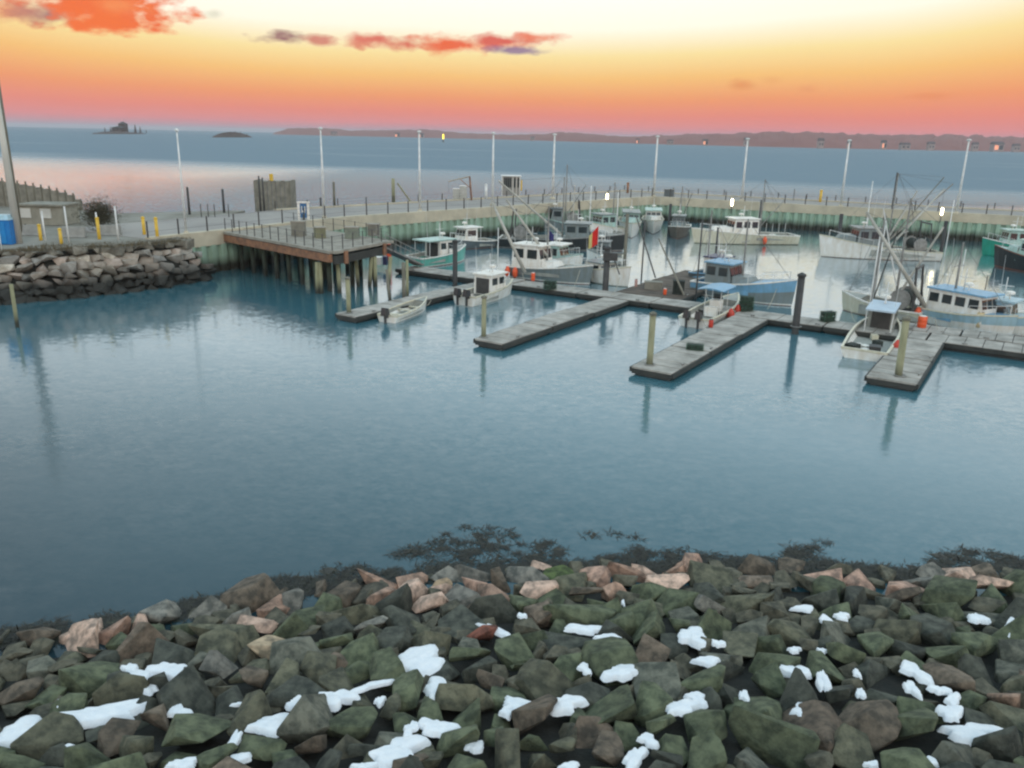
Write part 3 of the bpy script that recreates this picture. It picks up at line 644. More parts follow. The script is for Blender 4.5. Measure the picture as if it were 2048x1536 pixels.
for f in (.15, .82):
    p = B.lerp(C, f); q = MB(); q.box((p.x+.36, p.y-.17, ZD-.65), (.45, .12, 1.0), math.atan2((C-B).y, (C-B).x)); q.build('rust_plate', RUST, pl)
wr = thing('wharf_railing', 'thin dark railing around the wharf platform', 'railing', (0, 0, 0))
cab = MB(); po = None
for a, b, n in ((A, B, 13), (B, C, 6), (C, D, 10)):
    for i in range(n):
        p = a.lerp(b, i/n)
        if po is None: q = MB(); q.tube((0, 0, 0), (0, 0, 1.15), .045, .045, 6); po = o = q.build('post', DARKM, wr)
        else: o = inst(po, wr)
        o.location = (p.x, p.y, ZD)
    for z in (.6, 1.1): cab.tube((a.x, a.y, ZD+z), (b.x, b.y, ZD+z), .016, .016, 4, False)
cab.build('rail', ROPE, wr)
# gear on the platform
for (x, y, wp, yt, m), (lb, nm) in zip([(598, 470, 26, 440, TIMB), (640, 474, 20, 452, mat('olive_tarp', (.22, .22, .14), (.16, .16, .1), 2, .8)), (705, 475, 26, 452, mat('green_grey_tarp', (.22, .25, .2), (.15, .17, .14), 2, .8)), (748, 470, 22, 446, TIMB)],
    [('brown crate on the wharf platform below the blue board', 'crate'), ('olive covered crate right of the brown crate', 'crate'), ('grey green covered stack right of the second lamp pole', 'covered_stack'), ('brown crate near the outer corner of the wharf platform', 'crate')]):
    p = at(x, y, ZD); h = height_to(p, yt)-ZD; t = thing(nm, lb, 'crate', (p.x, p.y, ZD-.05), random.uniform(-.5, .5)); wd = wp*mpp(p)
    q = MB(); q.box((0, 0, h*.46), (wd, .9, h*.92)); q.build('body', m, t); q = MB(); q.box((0, 0, h*.95), (wd+.08, .98, h*.08)); q.build('lid', WD, t)
# gangway down to the floats
gw = thing('gangway', 'grey gangway sloping from the wharf platform down to the floats', 'gangway', (0, 0, 0))
g0, g1 = at(760, 492, 3.2), at(838, 528, .7)
d = (g1-g0); hd = Vector((d.x, d.y, 0)).normalized(); sd = Vector((-hd.y, hd.x, 0))*.55
q = MB(); q.add([g0-sd, g0+sd, g1+sd, g1-sd]+[v-Vector((0, 0, .15)) for v in (g0-sd, g0+sd, g1+sd, g1-sd)], [(3, 2, 1, 0), (4, 5, 6, 7), (0, 1, 5, 4), (1, 2, 6, 5), (2, 3, 7, 6), (3, 0, 4, 7)]); q.build('walkway', mat('gangway_tread', (.26, .25, .24), (.2, .19, .18), 2, .8), gw)
for s in (-1, 1):
    q = MB(); a, b = g0+sd*s+Vector((0, 0, 1)), g1+sd*s+Vector((0, 0, 1)); q.tube(a, b, .04, .04, 6)
    for k in range(9):
        f = k/8; p = (g0+sd*s).lerp(g1+sd*s, f); q.tube(p, p+Vector((0, 0, 1)), .025, .025, 5)
    q.build('handrail', STEEL, gw)

# ------------------------------------------------------------------ floats
ZF = .48
U = Vector((.84, -.543, 0)).normalized(); V = Vector((.543, .84, 0)).normalized()
def float_thing(label, a, L, wdt, ax, cr, sections, name='floating_dock', dm=None):
    """a: near corner; ax: long axis; cr: across"""
    t = thing(name, label, 'floating dock', (a.x, a.y, 0), math.atan2(ax.y, ax.x), 'floating docks of the basin')
    s = 1 if ax.cross(cr).z > 0 else -1
    for i in range(sections):
        x0 = L*i/sections+.05; x1 = L*(i+1)/sections-.05; n = max(2, round((x1-x0)/1.05)); cy = s*wdt/2
        dz_ = .03*math.sin(i*2.1)
        for j in range(n):
            q = MB(); q.box(((x0+(x1-x0)*(j+.5)/n), cy, ZF-.05+dz_+.012*((j*7) % 3)), ((x1-x0)/n-.045, wdt-.12, .1)); q.build('deck_panel', dm or FLOAT, t)
        q = MB(); q.box(((x0+x1)/2, cy, ZF-.24+dz_), (x1-x0, wdt-.2, .26)); q.build('frame', TIMD, t)
        for y in (s*.02, s*(wdt-.02)): q = MB(); q.box(((x0+x1)/2, y, ZF-.16+dz_), (x1-x0, .12, .26)); q.build('rub_timber', TIMD, t)
        q = MB(); q.box(((x0+x1)/2, cy, 0), (x1-x0-.3, wdt-.5, .45)); q.build('pontoon', DARKM, t)
    for k in range(int(L/4.5)):
        q = MB(); x = 2+k*4.5; y = s*.22; q.box((x, y, ZF+.09), (.34, .08, .06)); q.box((x-.08, y, ZF+.03), (.06, .06, .1)); q.box((x+.08, y, ZF+.03), (.06, .06, .1)); q.build('cleat', STEEL, t)
    return t
m0 = at(790, 537, ZF)     # front edge of the main float, upper left end
MAIN0 = Vector((m0.x, m0.y, 0))
mL = 64
float_thing('long main floating dock running along the moored boats', MAIN0, mL, 2.6, U, V, 10)
def finger(label, px, py, wdt=2.2):
    e = at(px, py, ZF); e = Vector((e.x, e.y, 0))       # outer right corner
    rel = e-MAIN0; k = rel.dot(U); L = -rel.dot(V)-.06
    return float_thing(label, e, L, wdt, V, -U, max(2, round(L/6)))
finger('finger float holding the white skiff, nearest the wharf', 712, 634, 2.0)
finger('finger float second from the wharf with bare deck', 1006, 688)
finger('finger float third from the wharf beside the blue topped boat', 1345, 748, 2.5)
finger('finger float at the right beside the open work skiff', 1836, 769, 2.6)
a = at(1938, 676, ZF); b_ = Vector((a.x, a.y, 0)); b_ = b_+V*0
float_thing('wide work float at the right edge behind the main dock', MAIN0+U*41.5+V*2.75, 20, 2.6, U, V, 4)
float_thing('brown work float piled with gear behind the main dock', MAIN0+U*27.0+V*2.8, 15.0, 5.6, V, -U, 3, dm=mat('dark_brown_planks', (.15, .115, .09), (.085, .07, .058), 1.2, .85, .3, 12))

# ------------------------------------------------------------------ piles in the basin
PL = [(699, 558, 640, 9.5, PILEG, 'pale green pile at the outer end of the skiff finger', .05), (808, 525, 606, 8, PILEB, 'right brown pile of the pair behind the white skiff', 0), (815, 520, 602, 6, PILEG, 'pale pile touching the brown pile behind the white skiff', 0),
      (790, 540, 608, 6, PILEB, 'leaning brown pile behind the white skiff', .6), (910, 484, 577, 10.5, PILED, 'dark pile left of the outboard cruiser', 0), (967, 596, 690, 10.5, PILEG, 'pale pile at the outer end of the bare finger float', 0),
      (1210, 498, 592, 13, PILED, 'dark pile with a square block on top at the main dock', 0), (1298, 630, 747, 13.5, PILEG, 'pale pile at the outer end of the third finger float', 0), (1590, 553, 668, 15, PILED, 'tall dark pile right of the blue and grey boat', 0),
      (1797, 640, 770, 15, PILEG, 'pale pile at the outer end of the right finger float', .12), (34, 569, 655, 8, PILEG, 'pale pile standing in the water before the left bank', 0), (838, 438, 480, 7.5, PILED, 'dark pile behind the teal boat', 0),
      (961, 427, 466, 6.5, PILED, 'dark pile at the right end of the grey cabin boat', 0), (1030, 428, 456, 5, PILED, 'dark pile against the green wall left of the bend', 0), (1057, 410, 452, 5, PILED, 'thin dark pile against the green wall nearest the bend', 0),
      (1146, 405, 440, 5, PILED, 'dark pile at the bend behind the grey dragger', 0), (1248, 428, 545, 7, PILEB, 'slender dark pile in front of the white boats at the bend', 0), (1337, 408, 470, 6, PILED, 'dark pile right of the white boats at the bend', 0),
      (1429, 455, 540, 4.5, PILED, 'thin dark pile behind the blue and grey boat', 0), (1677, 428, 480, 8, PILED, 'dark pile behind the white dragger bow', 0), (1880, 442, 520, 8, PILED, 'dark pile under the rightmost lit lamp', 0), (1515, 400, 474, 4, PILED, 'thin dark pile behind the cream boat stern', 0)]
for x, yt, yb, wp, m, lb, ln in PL:
    t = simple_post('mooring_pile', lb, 'pile', x, yt, yb, wp, m, z=0, group='mooring piles in the basin', n=12, lean=(-ln, .1), cap=PILEB if wp > 9 and m is not PILED else (PILED if wp > 9 else None), taper=.92)
    if x in (699, 967, 1298, 1797, 1590):
        p = at(x, yb); r = wp*mpp(p)/2; q = MB()
        for i_ in range(12):
            a1, a2 = i_*math.pi/6, (i_+1)*math.pi/6; R1 = r+.09; q.tube((R1*math.cos(a1), R1*math.sin(a1), .55), (R1*math.cos(a2), R1*math.sin(a2), .55), .03, .03, 5, False)
        q.build('pile_hoop', STEEL, t)
    if x == 1210:
        p = at(x, yb); h = height_to(p, 512); q = MB(); q.box((.25, 0, h-.05), (1.15, .5, .62)); q.build('block', PILED, t)
        q = MB(); q.tube((.6, 0, h-.3), (1.1, .1, h-1.5), .05, .05, 6); q.build('brace', PILED, t)

# ------------------------------------------------------------------ boats
def hull_shape(L, B, fs, fb, rake, full=.42, stern=.9, n=16):
    rows = []
    for i in range(n+1):
        t = i/n; w = 1.0 if t < full else max(0.0, 1-((t-full)/(1-full))**2.3)
        w *= stern+(1-stern)*min(1, t/.3); sh = fs+(fb-fs)*(t**2.0)
        x = (t-.5)*L; r = rake*t**5; hb = B/2
        fl = .10*math.sin(min(1, t*1.1)*math.pi)
        rows.append([(x+r, hb*w, sh), (x+r*.75, hb*w*(.95-fl*.6), sh*.55), (x+r*.4, hb*w*(.88-fl), .16), (x+r*.3, hb*w*(.84-fl), .05), (x, hb*w*.62, -.25), (x-.3*t, 0.0, -.5)])
    return rows
def make_boat(name, label, cat, p_stern, p_bow, B, fs, fb, hull, band=None, bottom=None, stripe=None, cabin=None, roofc=None, deck=None, extras=(), rake=None, group='boats moored in the basin', Lmin=None, full=.42, cut=.46):
    a, b = (Vector(q) if len(q) == 3 else at(*q) for q in (p_stern, p_bow)); a.z = b.z = 0
    L = (b-a).length
    if Lmin and L < Lmin: b = a+(b-a).normalized()*Lmin; L = Lmin
    c = (a+b)/2; hd = math.atan2((b-a).y, (b-a).x)
    t = thing(name, label, cat, (c.x, c.y, 0), hd, group)
    t.rotation_euler = (R(random.uniform(-1, 1)), 0, hd)
    rows = hull_shape(L, B, fs, fb, rake if rake is not None else L*.06, full)
    bottom = bottom or BOTT; stripe = stripe or hull; deck = deck or DECKP
    q = MB(); n = len(rows); m = 6
    for s in (1, -1):
        o = len(q.v)
        for r in rows: q.v += [(x, y*s, z) for x, y, z in r]
        for i in range(n-1):
            for j in range(m-1):
                f = (o+i*m+j, o+(i+1)*m+j, o+(i+1)*m+j+1, o+i*m+j+1); q.f.append(f if s < 0 else f[::-1]); q.m.append([3 if band else 0, 0, 1, 2, 2][j])
    q.f.append(tuple(range(m))+tuple(n*m+j for j in range(m-2, -1, -1))); q.m.append(0)
    q.build('hull', [hull, stripe, bottom]+([band] if band else []), t)
    # gunwale rail
    q = MB(); o = 0; gw_ = .11 if L > 6 else .07
    for i, r in enumerate(rows):
        x, y, z = r[0]; q.v += [(x, y+.03, z-.05), (x, y+.03, z+.05), (x-.02, max(0, y-gw_), z+.05), (x-.02, max(0, y-gw_), z-.05)]
    for i, r in enumerate(rows):
        x, y, z = r[0]; q.v += [(x, -y-.03, z-.05), (x, -y-.03, z+.05), (x-.02, -max(0, y-gw_), z+.05), (x-.02, -max(0, y-gw_), z-.05)]
    for h_ in (0, n*4):
        for i in range(n-1):
            for j in range(4):
                f = (h_+i*4+j, h_+(i+1)*4+j, h_+(i+1)*4+(j+1) % 4, h_+i*4+(j+1) % 4); q.f.append(f); q.m.append(0)
    q.build('gunwale', stripe if stripe is not hull else WHITE if hull is not WHITE else CREAM, t)
    ymid = rows[0][0][1]; q = MB(); q.box((-L/2+.04, 0, fs-.02), (.12, ymid*2, .14)); q.build('transom_cap', WHITE if hull is not WHITE else CREAM, t)
    # cockpit sole and inner sides, foredeck
    ci = int(n*cut); zs = max(.12, fs-.55 if L > 6 else .15)
    q = MB()
    for i in range(ci+1):
        x, y, z = rows[i][0]; q.v += [(x+.02, y-gw_, z), (x+.02, y-gw_-.04, zs), (x+.02, -y+gw_+.04, zs), (x+.02, -y+gw_, z)]
    for i in range(ci):
        for j in range(3): q.f.append((i*4+j, i*4+j+1, (i+1)*4+j+1, (i+1)*4+j)); q.m.append(0)
    q.f.append((0, 1, 2, 3)); q.m.append(0); q.f.append((ci*4, ci*4+1, ci*4+2, ci*4+3)); q.m.append(0)
    q.build('cockpit', deck, t)
    q = MB()
    for i in range(ci, n):
        x, y, z = rows[i][0]; yy = max(.0, y-.03); q.v += [(x, yy, z), (x, 0, z+.05), (x, -yy, z)]
    for i in range(n-ci-1):
        for j in range(2): q.f.append((i*3+j, i*3+j+1, (i+1)*3+j+1, (i+1)*3+j)); q.m.append(0)
    q.build('foredeck', roofc if (roofc and 'blue_deck' in extras) else deck, t)
    shr = lambda x: fs+(fb-fs)*((x/L+.5)**2)
    def hb_at(x):
        i = min(n-1, max(0, (x/L+.5)*(n-1))); i0 = int(i); i1 = min(n-1, i0+1); return rows[i0][0][1]*(1-i+i0)+rows[i1][0][1]*(i-i0)
    if cabin:
        x0, x1, hh, cm = cabin[:4]; x0 *= L; x1 *= L; aft = cabin[4]*L if len(cabin) > 4 else 0
        wd = min(B*.74, hb_at(x1)*2*.9); zb = shr(x0)-.35 if L > 6 else .3
        top = zb+hh; sl_ = .3
        q = MB()                                  # wheelhouse shell with raked front
        vs = [(x0, -wd/2, zb), (x1+sl_, -wd/2, zb), (x1+sl_, wd/2, zb), (x0, wd/2, zb), (x0, -wd*.46, top), (x1-.1, -wd*.46, top), (x1-.1, wd*.46, top), (x0, wd*.46, top)]
        q.add(vs, [(3, 2, 1, 0), (4, 5, 6, 7), (0, 1, 5, 4), (1, 2, 6, 5), (2, 3, 7, 6), (3, 0, 4, 7)]); q.build('wheelhouse', cm, t)
        rc = roofc or cm
        q = MB(); q.box(((x0-aft+x1)/2+.1, 0, top+.05), (x1-x0+aft+.45, wd*1.05, .11)); q.build('roof', rc, t)
        zw0, zw1 = zb+hh*.52, zb+hh*.86
        ns = max(1, int((x1-x0)/.95))
        for s in (-1, 1):
            for k in range(ns):
                xa = x0+(x1-x0)*(k+.14)/ns; xb_ = x0+(x1-x0)*(k+.86)/ns; f0, f1 = .5-.04*.55, .5-.04*.9
                vs = [(xa, s*(wd*f0+.03), zw0), (xb_, s*(wd*f0+.03), zw0), (xb_, s*(wd*f1+.03), zw1), (xa, s*(wd*f1+.03), zw1)]
                q = MB(); q.add(vs+[(x, y-s*.04, z) for x, y, z in vs], [(0, 1, 2, 3) if s < 0 else (3, 2, 1, 0), (4, 7, 6, 5) if s < 0 else (5, 6, 7, 4)]); q.build('window', GLASS, t)
        for k in range(3):
            ya = wd*(-.42+.29*k); yb_ = ya+wd*.25; fx = lambda z: x1+sl_-(sl_+.1)*(z-zb)/hh+.03
            q = MB(); q.add([(fx(zw0), ya, zw0), (fx(zw0), yb_, zw0), (fx(zw1), yb_, zw1), (fx(zw1), ya, zw1)], [(0, 1, 2, 3)]); q.build('windscreen', GLASS, t)
        if 'open_back' in extras:
            q = MB(); q.box((x0-.02, 0, zb+hh*.45), (.05, wd*.7, hh*.8)); q.build('opening_shade_panel', DARKM, t)  # dark panel painted in for the shade inside an open cabin
        else:
            q = MB(); q.box((x0-.02, wd*.12, zb+hh*.42), (.05, wd*.28, hh*.72)); q.build('door', GREYP if cm is not GREYP else WHITE, t)
        if aft > .4:
            for s in (-1, 1): q = MB(); q.tube((x0-aft+.15, s*wd*.46, zs), (x0-aft+.15, s*wd*.48, top), .035, .035, 6); q.build('roof_post', GALV, t)
        # trunk cabin forward of the wheelhouse
        if L > 7:
            x2 = min(.40*L, x1+L*.2); w2 = hb_at(x2)*1.35; zt = shr(x2)+.42
            q = MB(); q.add([(x1+sl_-.05, -wd*.45, shr(x1)-.1), (x2, -w2/2, shr(x2)), (x2, w2/2, shr(x2)), (x1+sl_-.05, wd*.45, shr(x1)-.1), (x1+sl_-.05, -wd*.40, zt), (x2-.25, -w2*.36, zt), (x2-.25, w2*.36, zt), (x1+sl_-.05, wd*.40, zt)],
                            [(3, 2, 1, 0), (4, 5, 6, 7), (0, 1, 5, 4), (1, 2, 6, 5), (2, 3, 7, 6), (3, 0, 4, 7)]); q.build('trunk_cabin', cm, t)
        tz = top+.1; xm = (x0+x1)/2
        q = MB(); q.tube((xm, 0, tz), (xm, 0, tz+1.5), .05, .035, 6); q.tube((xm-.5, 0, tz+.9), (xm+.5, 0, tz+.9), .025, .025, 5); q.build('mast', GALV, t)
        q = MB(); q.lathe([(.05, 0), (.3, .02), (.3, .16), (.18, .22)], (xm+.35, 0, tz+.35), n=10); q.tube((xm+.35, 0, tz), (xm+.35, 0, tz+.36), .05, .05, 6); q.build('radar', WHITE, t)
        for s in (-1, 1):
            q = MB(); q.tube((x0+.2, s*wd*.42, tz-.05), (x0+.05, s*wd*.44, tz+random.uniform(2.0, 3.4)), .018, .008, 4); q.build('antenna', GALV, t)
    for e in extras:
        if e == 'hauler':
            q = MB(); q.tube((.02*L, -B*.40, zs), (.02*L, -B*.44, fs+1.1), .05, .05, 6); q.tube((.02*L, -B*.44, fs+1.1), (.02*L, -B*.62, fs+1.0), .04, .04, 6); q.lathe([(.16, 0), (.06, .06), (.16, .12)], (.02*L, -B*.6, fs+.7), n=10); q.build('pot_hauler', STEEL, t)
        if e == 'outboard' or e == 'outboards':
            for y in ((0,) if e == 'outboard' else (-.42, .42)):
                q = MB(); x = -L/2-.28
                q.add([(x-.3, y-.2, fs+.05), (x+.3, y-.2, fs+.05), (x+.3, y+.2, fs+.05), (x-.3, y+.2, fs+.05), (x-.22, y-.15, fs+.62), (x+.25, y-.15, fs+.5), (x+.25, y+.15, fs+.5), (x-.22, y+.15, fs+.62)], [(3, 2, 1, 0), (4, 5, 6, 7), (0, 1, 5, 4), (1, 2, 6, 5), (2, 3, 7, 6), (3, 0, 4, 7)])
                oo = q.build('outboard', OUTB, t)
                q = MB(); q.box((x, y, fs-.3), (.18, .12, .8)); q.box((x+.15, y, fs-.05), (.35, .2, .2)); q.build('leg', DARKM, oo)
        if e == 'ttop':
            for x in (-.9, .7):
                for s in (-.6, .6): q = MB(); q.tube((x, s, .25), (x*.9, s*.95, 2.15), .028, .028, 6); q.build('canopy_post', GALV, t)
            q = MB(); k = 9
            for i in range(k):
                y = -.85+1.7*i/(k-1); z = 2.15+.14*math.cos(y/.85*math.pi/2); q.v += [(-1.6, y*1.15, z), (1.35, y*1.15, z), (1.35, y*1.15, z+.05), (-1.6, y*1.15, z+.05)]
            for i in range(k-1):
                for j in range(4): q.f.append((i*4+j, i*4+(j+1) % 4, i*4+4+(j+1) % 4, i*4+4+j)); q.m.append(0)
            q.build('canopy', roofc or BLUE, t)
            q = MB(); q.box((-.05, 0, .75), (.7, .8, 1.1)); q.build('console', WHITE, t)
            q = MB(); q.add([(.3, -.36, 1.3), (.3, .36, 1.3), (.12, .3, 1.7), (.12, -.3, 1.7)], [(0, 1, 2, 3)]); q.build('windscreen', GLASS, t)
            q = MB(); q.box((-1.0, 0, .55), (.45, .9, .7)); q.build('seat', WHITE, t)
        if e == 'thwarts':
            for x in (-.28, .02, .25): q = MB(); yy = hb_at(x*L); q.box((x*L, 0, fs-.14), (.28, yy*1.75, .05)); q.build('seat', CREAM, t)
        if e == 'rail':
            pts = [(x*L, s*max(.02, hb_at(x*L)-.12), shr(x*L)) for s, xs in ((1, (.12, .24, .36, .47)), (-1, (.47, .36, .24, .12))) for x in xs]
            q = MB()
            for a_, b_2 in zip(pts, pts[1:]): q.tube((a_[0], a_[1], a_[2]+.62), (b_2[0], b_2[1], b_2[2]+.62), .02, .02, 5)
            for a_ in pts: q.tube(a_, (a_[0], a_[1], a_[2]+.62), .018, .018, 5)
            q.build('bow_rail', GALV, t)
        if e == 'gallows':
            x = -.40*L
            for s in (-1, 1): q = MB(); q.tube((x, s*B*.40, zs), (x+.3, s*B*.30, fs+3.2), .10, .08, 8); q.build('gallows_leg', DARKM, t)
            q = MB(); q.tube((x+.3, -B*.32, fs+3.1), (x+.3, B*.32, fs+3.1), .09, .09, 8); q.build('gallows_beam', DARKM, t)
            q = MB(); q.tube((x+1.1, -B*.28, fs+.75), (x+1.1, B*.28, fs+.75), .55, .55, 14); oo = q.build('net_reel', NET, t)
            for s in (-1, 1): q = MB(); q.tube((x+1.1, s*B*.29, fs+.75), (x+1.1, s*B*.31, fs+.75), .75, .75, 14); q.build('reel_flange', STEEL, oo)
        if e == 'posts':
            for k in range(7):
                x = -L*.46+k*L*.065; q = MB(); q.tube((x, -hb_at(x)+.12, fs), (x, -hb_at(x)+.12, fs+1.25), .03, .03, 5); q.build('stanchion', GALV, t)
        if isinstance(e, tuple) and e[0] == 'mast':          # ('mast', x, height, [(bx,by,bz, radius, material)...])
            _, x, h, booms = e; x *= L; q = MB(); q.tube((x, 0, zs), (x, 0, h), .11, .06, 8); q.tube((x, -.7, h*.72), (x, .7, h*.72), .035, .035, 5); q.build('mast', STEEL, t)
            for (x2, y2, z2, z3, r, bm_) in booms:
                q = MB(); q.tube((x*.9+x2*.02, y2*.1, z2), (x2*L, y2, z3), r, r*.7, 8); q.build('boom', bm_, t)
                q = MB(); q.tube((x, 0, h-.1), (x2*L, y2, z3), .016, .016, 4, False); q.build('topping_wire', ROPE, t)
            q = MB(); q.tube((x, 0, h-.1), (L*.47, 0, fb), .016, .016, 4, False); q.tube((x, 0, h-.1), (-L*.45, B*.3, fs), .016, .016, 4, False); q.tube((x, 0, h-.1), (-L*.45, -B*.3, fs), .016, .016, 4, False); q.build('stay', ROPE, t)
        if isinstance(e, tuple) and e[0] == 'gear':
            rr_ = random.Random(hash(e[1]) % 99+3)
            for k in range(e[2]):
                x = rr_.uniform(-.42, .0)*L; y = rr_.uniform(-.28, .28)*B; sz = rr_.uniform(.45, .85)
                q = MB(); q.box((x, y, zs+sz*.32+.05), (sz, sz*.8, sz*.65), rr_.uniform(0, 3)); q.build('gear_box', rr_.choice(e[3]), t)
        if isinstance(e, tuple) and e[0] == 'buoy':
            _, x, s, z, m_ = e; q = MB(); yy = hb_at(x*L)+.18
            q.lathe([(.06, -.5), (.24, -.3), (.26, .15), (.12, .42), (.05, .5)], (x*L, s*yy, z), n=10); q.build('fender', m_, t, smooth=True)
    return t, L
def part_world(q, name, m, t, **kw):
    o = q.build(name, m, t, **kw); M = Matrix.Translation(t.location) @ t.rotation_euler.to_matrix().to_4x4(); o.matrix_parent_inverse = M.inverted(); return o
def mooring(t, a, b, sag=.35):
    q = MB(); pts = [a.lerp(b, i/6)-Vector((0, 0, sag*4*(i/6)*(1-i/6))) for i in range(7)]
    for u_, v_ in zip(pts, pts[1:]): q.tube(u_, v_, .022, .022, 5, False)
    part_world(q, 'mooring_line', mat('pale_rope', (.45, .42, .34), (.35, .32, .26), 4, .8), t)
GB = [SLATE, DARKM, WHITE, TEAL, BLUE, TIMB]
make_boat('lobster_boat', 'teal lobster boat with a pale teal roof behind the head of the main dock', 'boat', (826, 534), (926, 521), 3.1, .95, 1.6, TEAL, stripe=WHITE, cabin=(-.12, .16, 1.75, WHITE, .22), roofc=LTEAL, extras=('hauler', 'rail', 'open_back'))
make_boat('cabin_boat', 'dark grey boat with a small white cabin moored below the green wall', 'boat', (982, 492), (898, 499), 2.9, .8, 1.3, SLATE, cabin=(-.05, .22, 1.8, WHITE, .1), extras=('rail', ('gear', 'a', 5, GB)))
make_boat('fishing_boat', 'grey hulled fishing boat with a tall white wheelhouse beside the dark blocked pile', 'boat', (1028, 551), (1176, 569), 3.3, 1.05, 1.75, GREYP, stripe=WHITE, cabin=(-.44, -.08, 2.35, WHITE), roofc=WHITE,
          extras=('rail', ('mast', -.05, 6.6, [(-.52, -1.4, 2.2, 7.0, .13, BOOMM)]), ('gear', 'b', 9, [TEAL, LTEAL, LBLUE, TEAL, BLUE]), ('buoy', -.35, -1, .6, ORNG), ('buoy', -.46, -1, .6, ORNG)), cut=.7)
make_boat('cabin_cruiser', 'white cabin boat moored bow towards the dark blocked pile', 'boat', (1168, 556), (1250, 573), 3.0, 1.15, 1.8, WHITE, bottom=BOTG, cabin=(-.30, .05, 1.5, WHITE), roofc=GREYP, Lmin=5.5, extras=('rail',))
make_boat('dragger', 'dark hulled dragger with a heavy pale boom left of the pier bend', 'boat', (1000, 492), (1240, 502), 3.8, 1.1, 2.0, BLACK, stripe=STEEL, cabin=(.05, .24, 2.0, GREYP), Lmin=9, extras=('gallows', ('mast', .02, 8.2, [(-.5, -1.5, 1.6, 7.6, .15, BOOMM)]), ('gear', 'c', 9, GB)))
make_boat('dragger', 'grey dragger with teal trim and many thin masts at the pier bend', 'boat', (1168, 463), (1082, 461), 3.6, 1.1, 2.0, GREYP, stripe=LTEAL, cabin=(.02, .26, 2.1, GREYP), roofc=SLATE, extras=(('mast', -.05, 9.0, [(-.48, 1.2, 2.0, 6.4, .08, STEEL)]), 'gallows', 'posts'))
make_boat('fishing_boat', 'white fishing boat with raised bow in the middle of the bend group', 'boat', (1247, 470), (1166, 474), 3.3, 1.1, 2.2, WHITE, cabin=(-.15, .18, 2.0, LTEAL), roofc=GREYP, extras=('rail', ('mast', -.2, 7.0, [])))
make_boat('lobster_boat', 'white lobster boat with a broad flared bow facing the main dock left of its twin', 'boat', (1256, 449), (1262, 476), 3.3, 1.1, 2.0, WHITE, cabin=(-.1, .2, 1.9, LTEAL), roofc=GREYP, Lmin=9, extras=('rail',))
make_boat('lobster_boat', 'rightmost white boat of the bend group with its bow to the docks', 'boat', (1304, 446), (1306, 468), 3.2, 1.1, 1.9, WHITE, cabin=(-.1, .2, 1.9, WHITE), roofc=LTEAL, Lmin=9, extras=('rail',))
make_boat('fishing_boat', 'long cream fishing boat with a white wheelhouse amidships along the right pier arm', 'boat', (1586, 487), (1392, 486), 3.8, 1.15, 1.9, CREAM, bottom=BOTG, cabin=(-.08, .16, 2.2, WHITE), roofc=WHITE,
          extras=('rail', 'posts', ('mast', -.14, 8.0, [(-.34, .5, 2.0, 5.5, .06, STEEL)]), ('buoy', -.13, 1, .6, ORNG), ('gear', 'd', 9, GB)))
make_boat('dragger', 'large white dragger with high bow and folded outrigger booms by the right pier arm', 'boat', (1868, 519), (1646, 513), 4.2, 1.0, 2.5, WHITE, stripe=WHITE, cabin=(.05, .24, 2.3, GREYP), roofc=STEEL,
          extras=('gallows', ('mast', -.06, 9.5, [(-.46, 2.4, 2.0, 8.6, .09, mat('brownish_boom_paint', (.36, .33, .29), (.26, .24, .21), 2, .7)), (-.30, -1.5, 2.0, 7.5, .12, BOOMM), (-.44, .6, 1.8, 9.2, .08, TIMB)]), 'rail', ('gear', 'e', 14, [SLATE, DARKM, TIMB, WHITE, NET]), 'posts'), cut=.6)
make_boat('fishing_boat', 'sea green hull behind the black boat at the right edge', 'boat', (2090, 516), (1966, 510), 3.8, 1.2, 2.1, GREEN, stripe=GREEN, bottom=GREEN, cabin=(-.1, .2, 2.1, LTEAL), extras=('rail',))
make_boat('fishing_boat', 'black hulled boat with teal deckhouse and red brown bottom at the right edge', 'boat', (2190, 560), (1992, 533), 4.0, 1.3, 2.3, BLACK, stripe=BOTT, bottom=BOTT, cabin=(-.1, .22, 2.1, LTEAL), roofc=LTEAL, deck=LTEAL, extras=('rail', ('mast', -.2, 8, [])))
make_boat('fishing_boat', 'grey fishing boat with sky blue deck and cabin trim left of the tall dark pile', 'boat', (1396, 584), (1580, 612), 3.4, 1.15, 2.15, GREYP, band=BLUE, stripe=WHITE, cabin=(-.36, -.10, 2.0, GREYP), roofc=BLUE, deck=BLUE,
          extras=('rail', ('mast', -.02, 6.5, []), ('gear', 'f', 10, [BLUE, NAVY, SLATE, GREYP]), 'open_back'), rake=.35, cut=.6)
make_boat('centre_console_boat', 'small white outboard boat under a sky blue canopy beside the third finger float', 'boat', (1386, 655), (1470, 614), 2.5, .65, 1.05, WHITE, cabin=None, roofc=BLUE, extras=('ttop', 'outboards', ('buoy', -.1, -1, .45, REDP), ('buoy', .1, -1, .45, REDP)), cut=.72)
make_boat('work_skiff', 'open white work skiff with a dark console, stern towards the shore', 'boat', (1725, 720), (1772, 646), 2.9, .6, .9, WHITE, bottom=BOTG, cabin=(.12, .28, 1.55, DECKP, .12), roofc=mat('pale_roof_blue', (.50, .60, .70), (.42, .52, .62), 2, .5), deck=DECKP,
          extras=(('gear', 'g', 7, [DARKM, SLATE, CREAM, WHITE, NET]), ('buoy', -.3, -1, .5, REDP), 'open_back'), cut=.72, rake=.2)
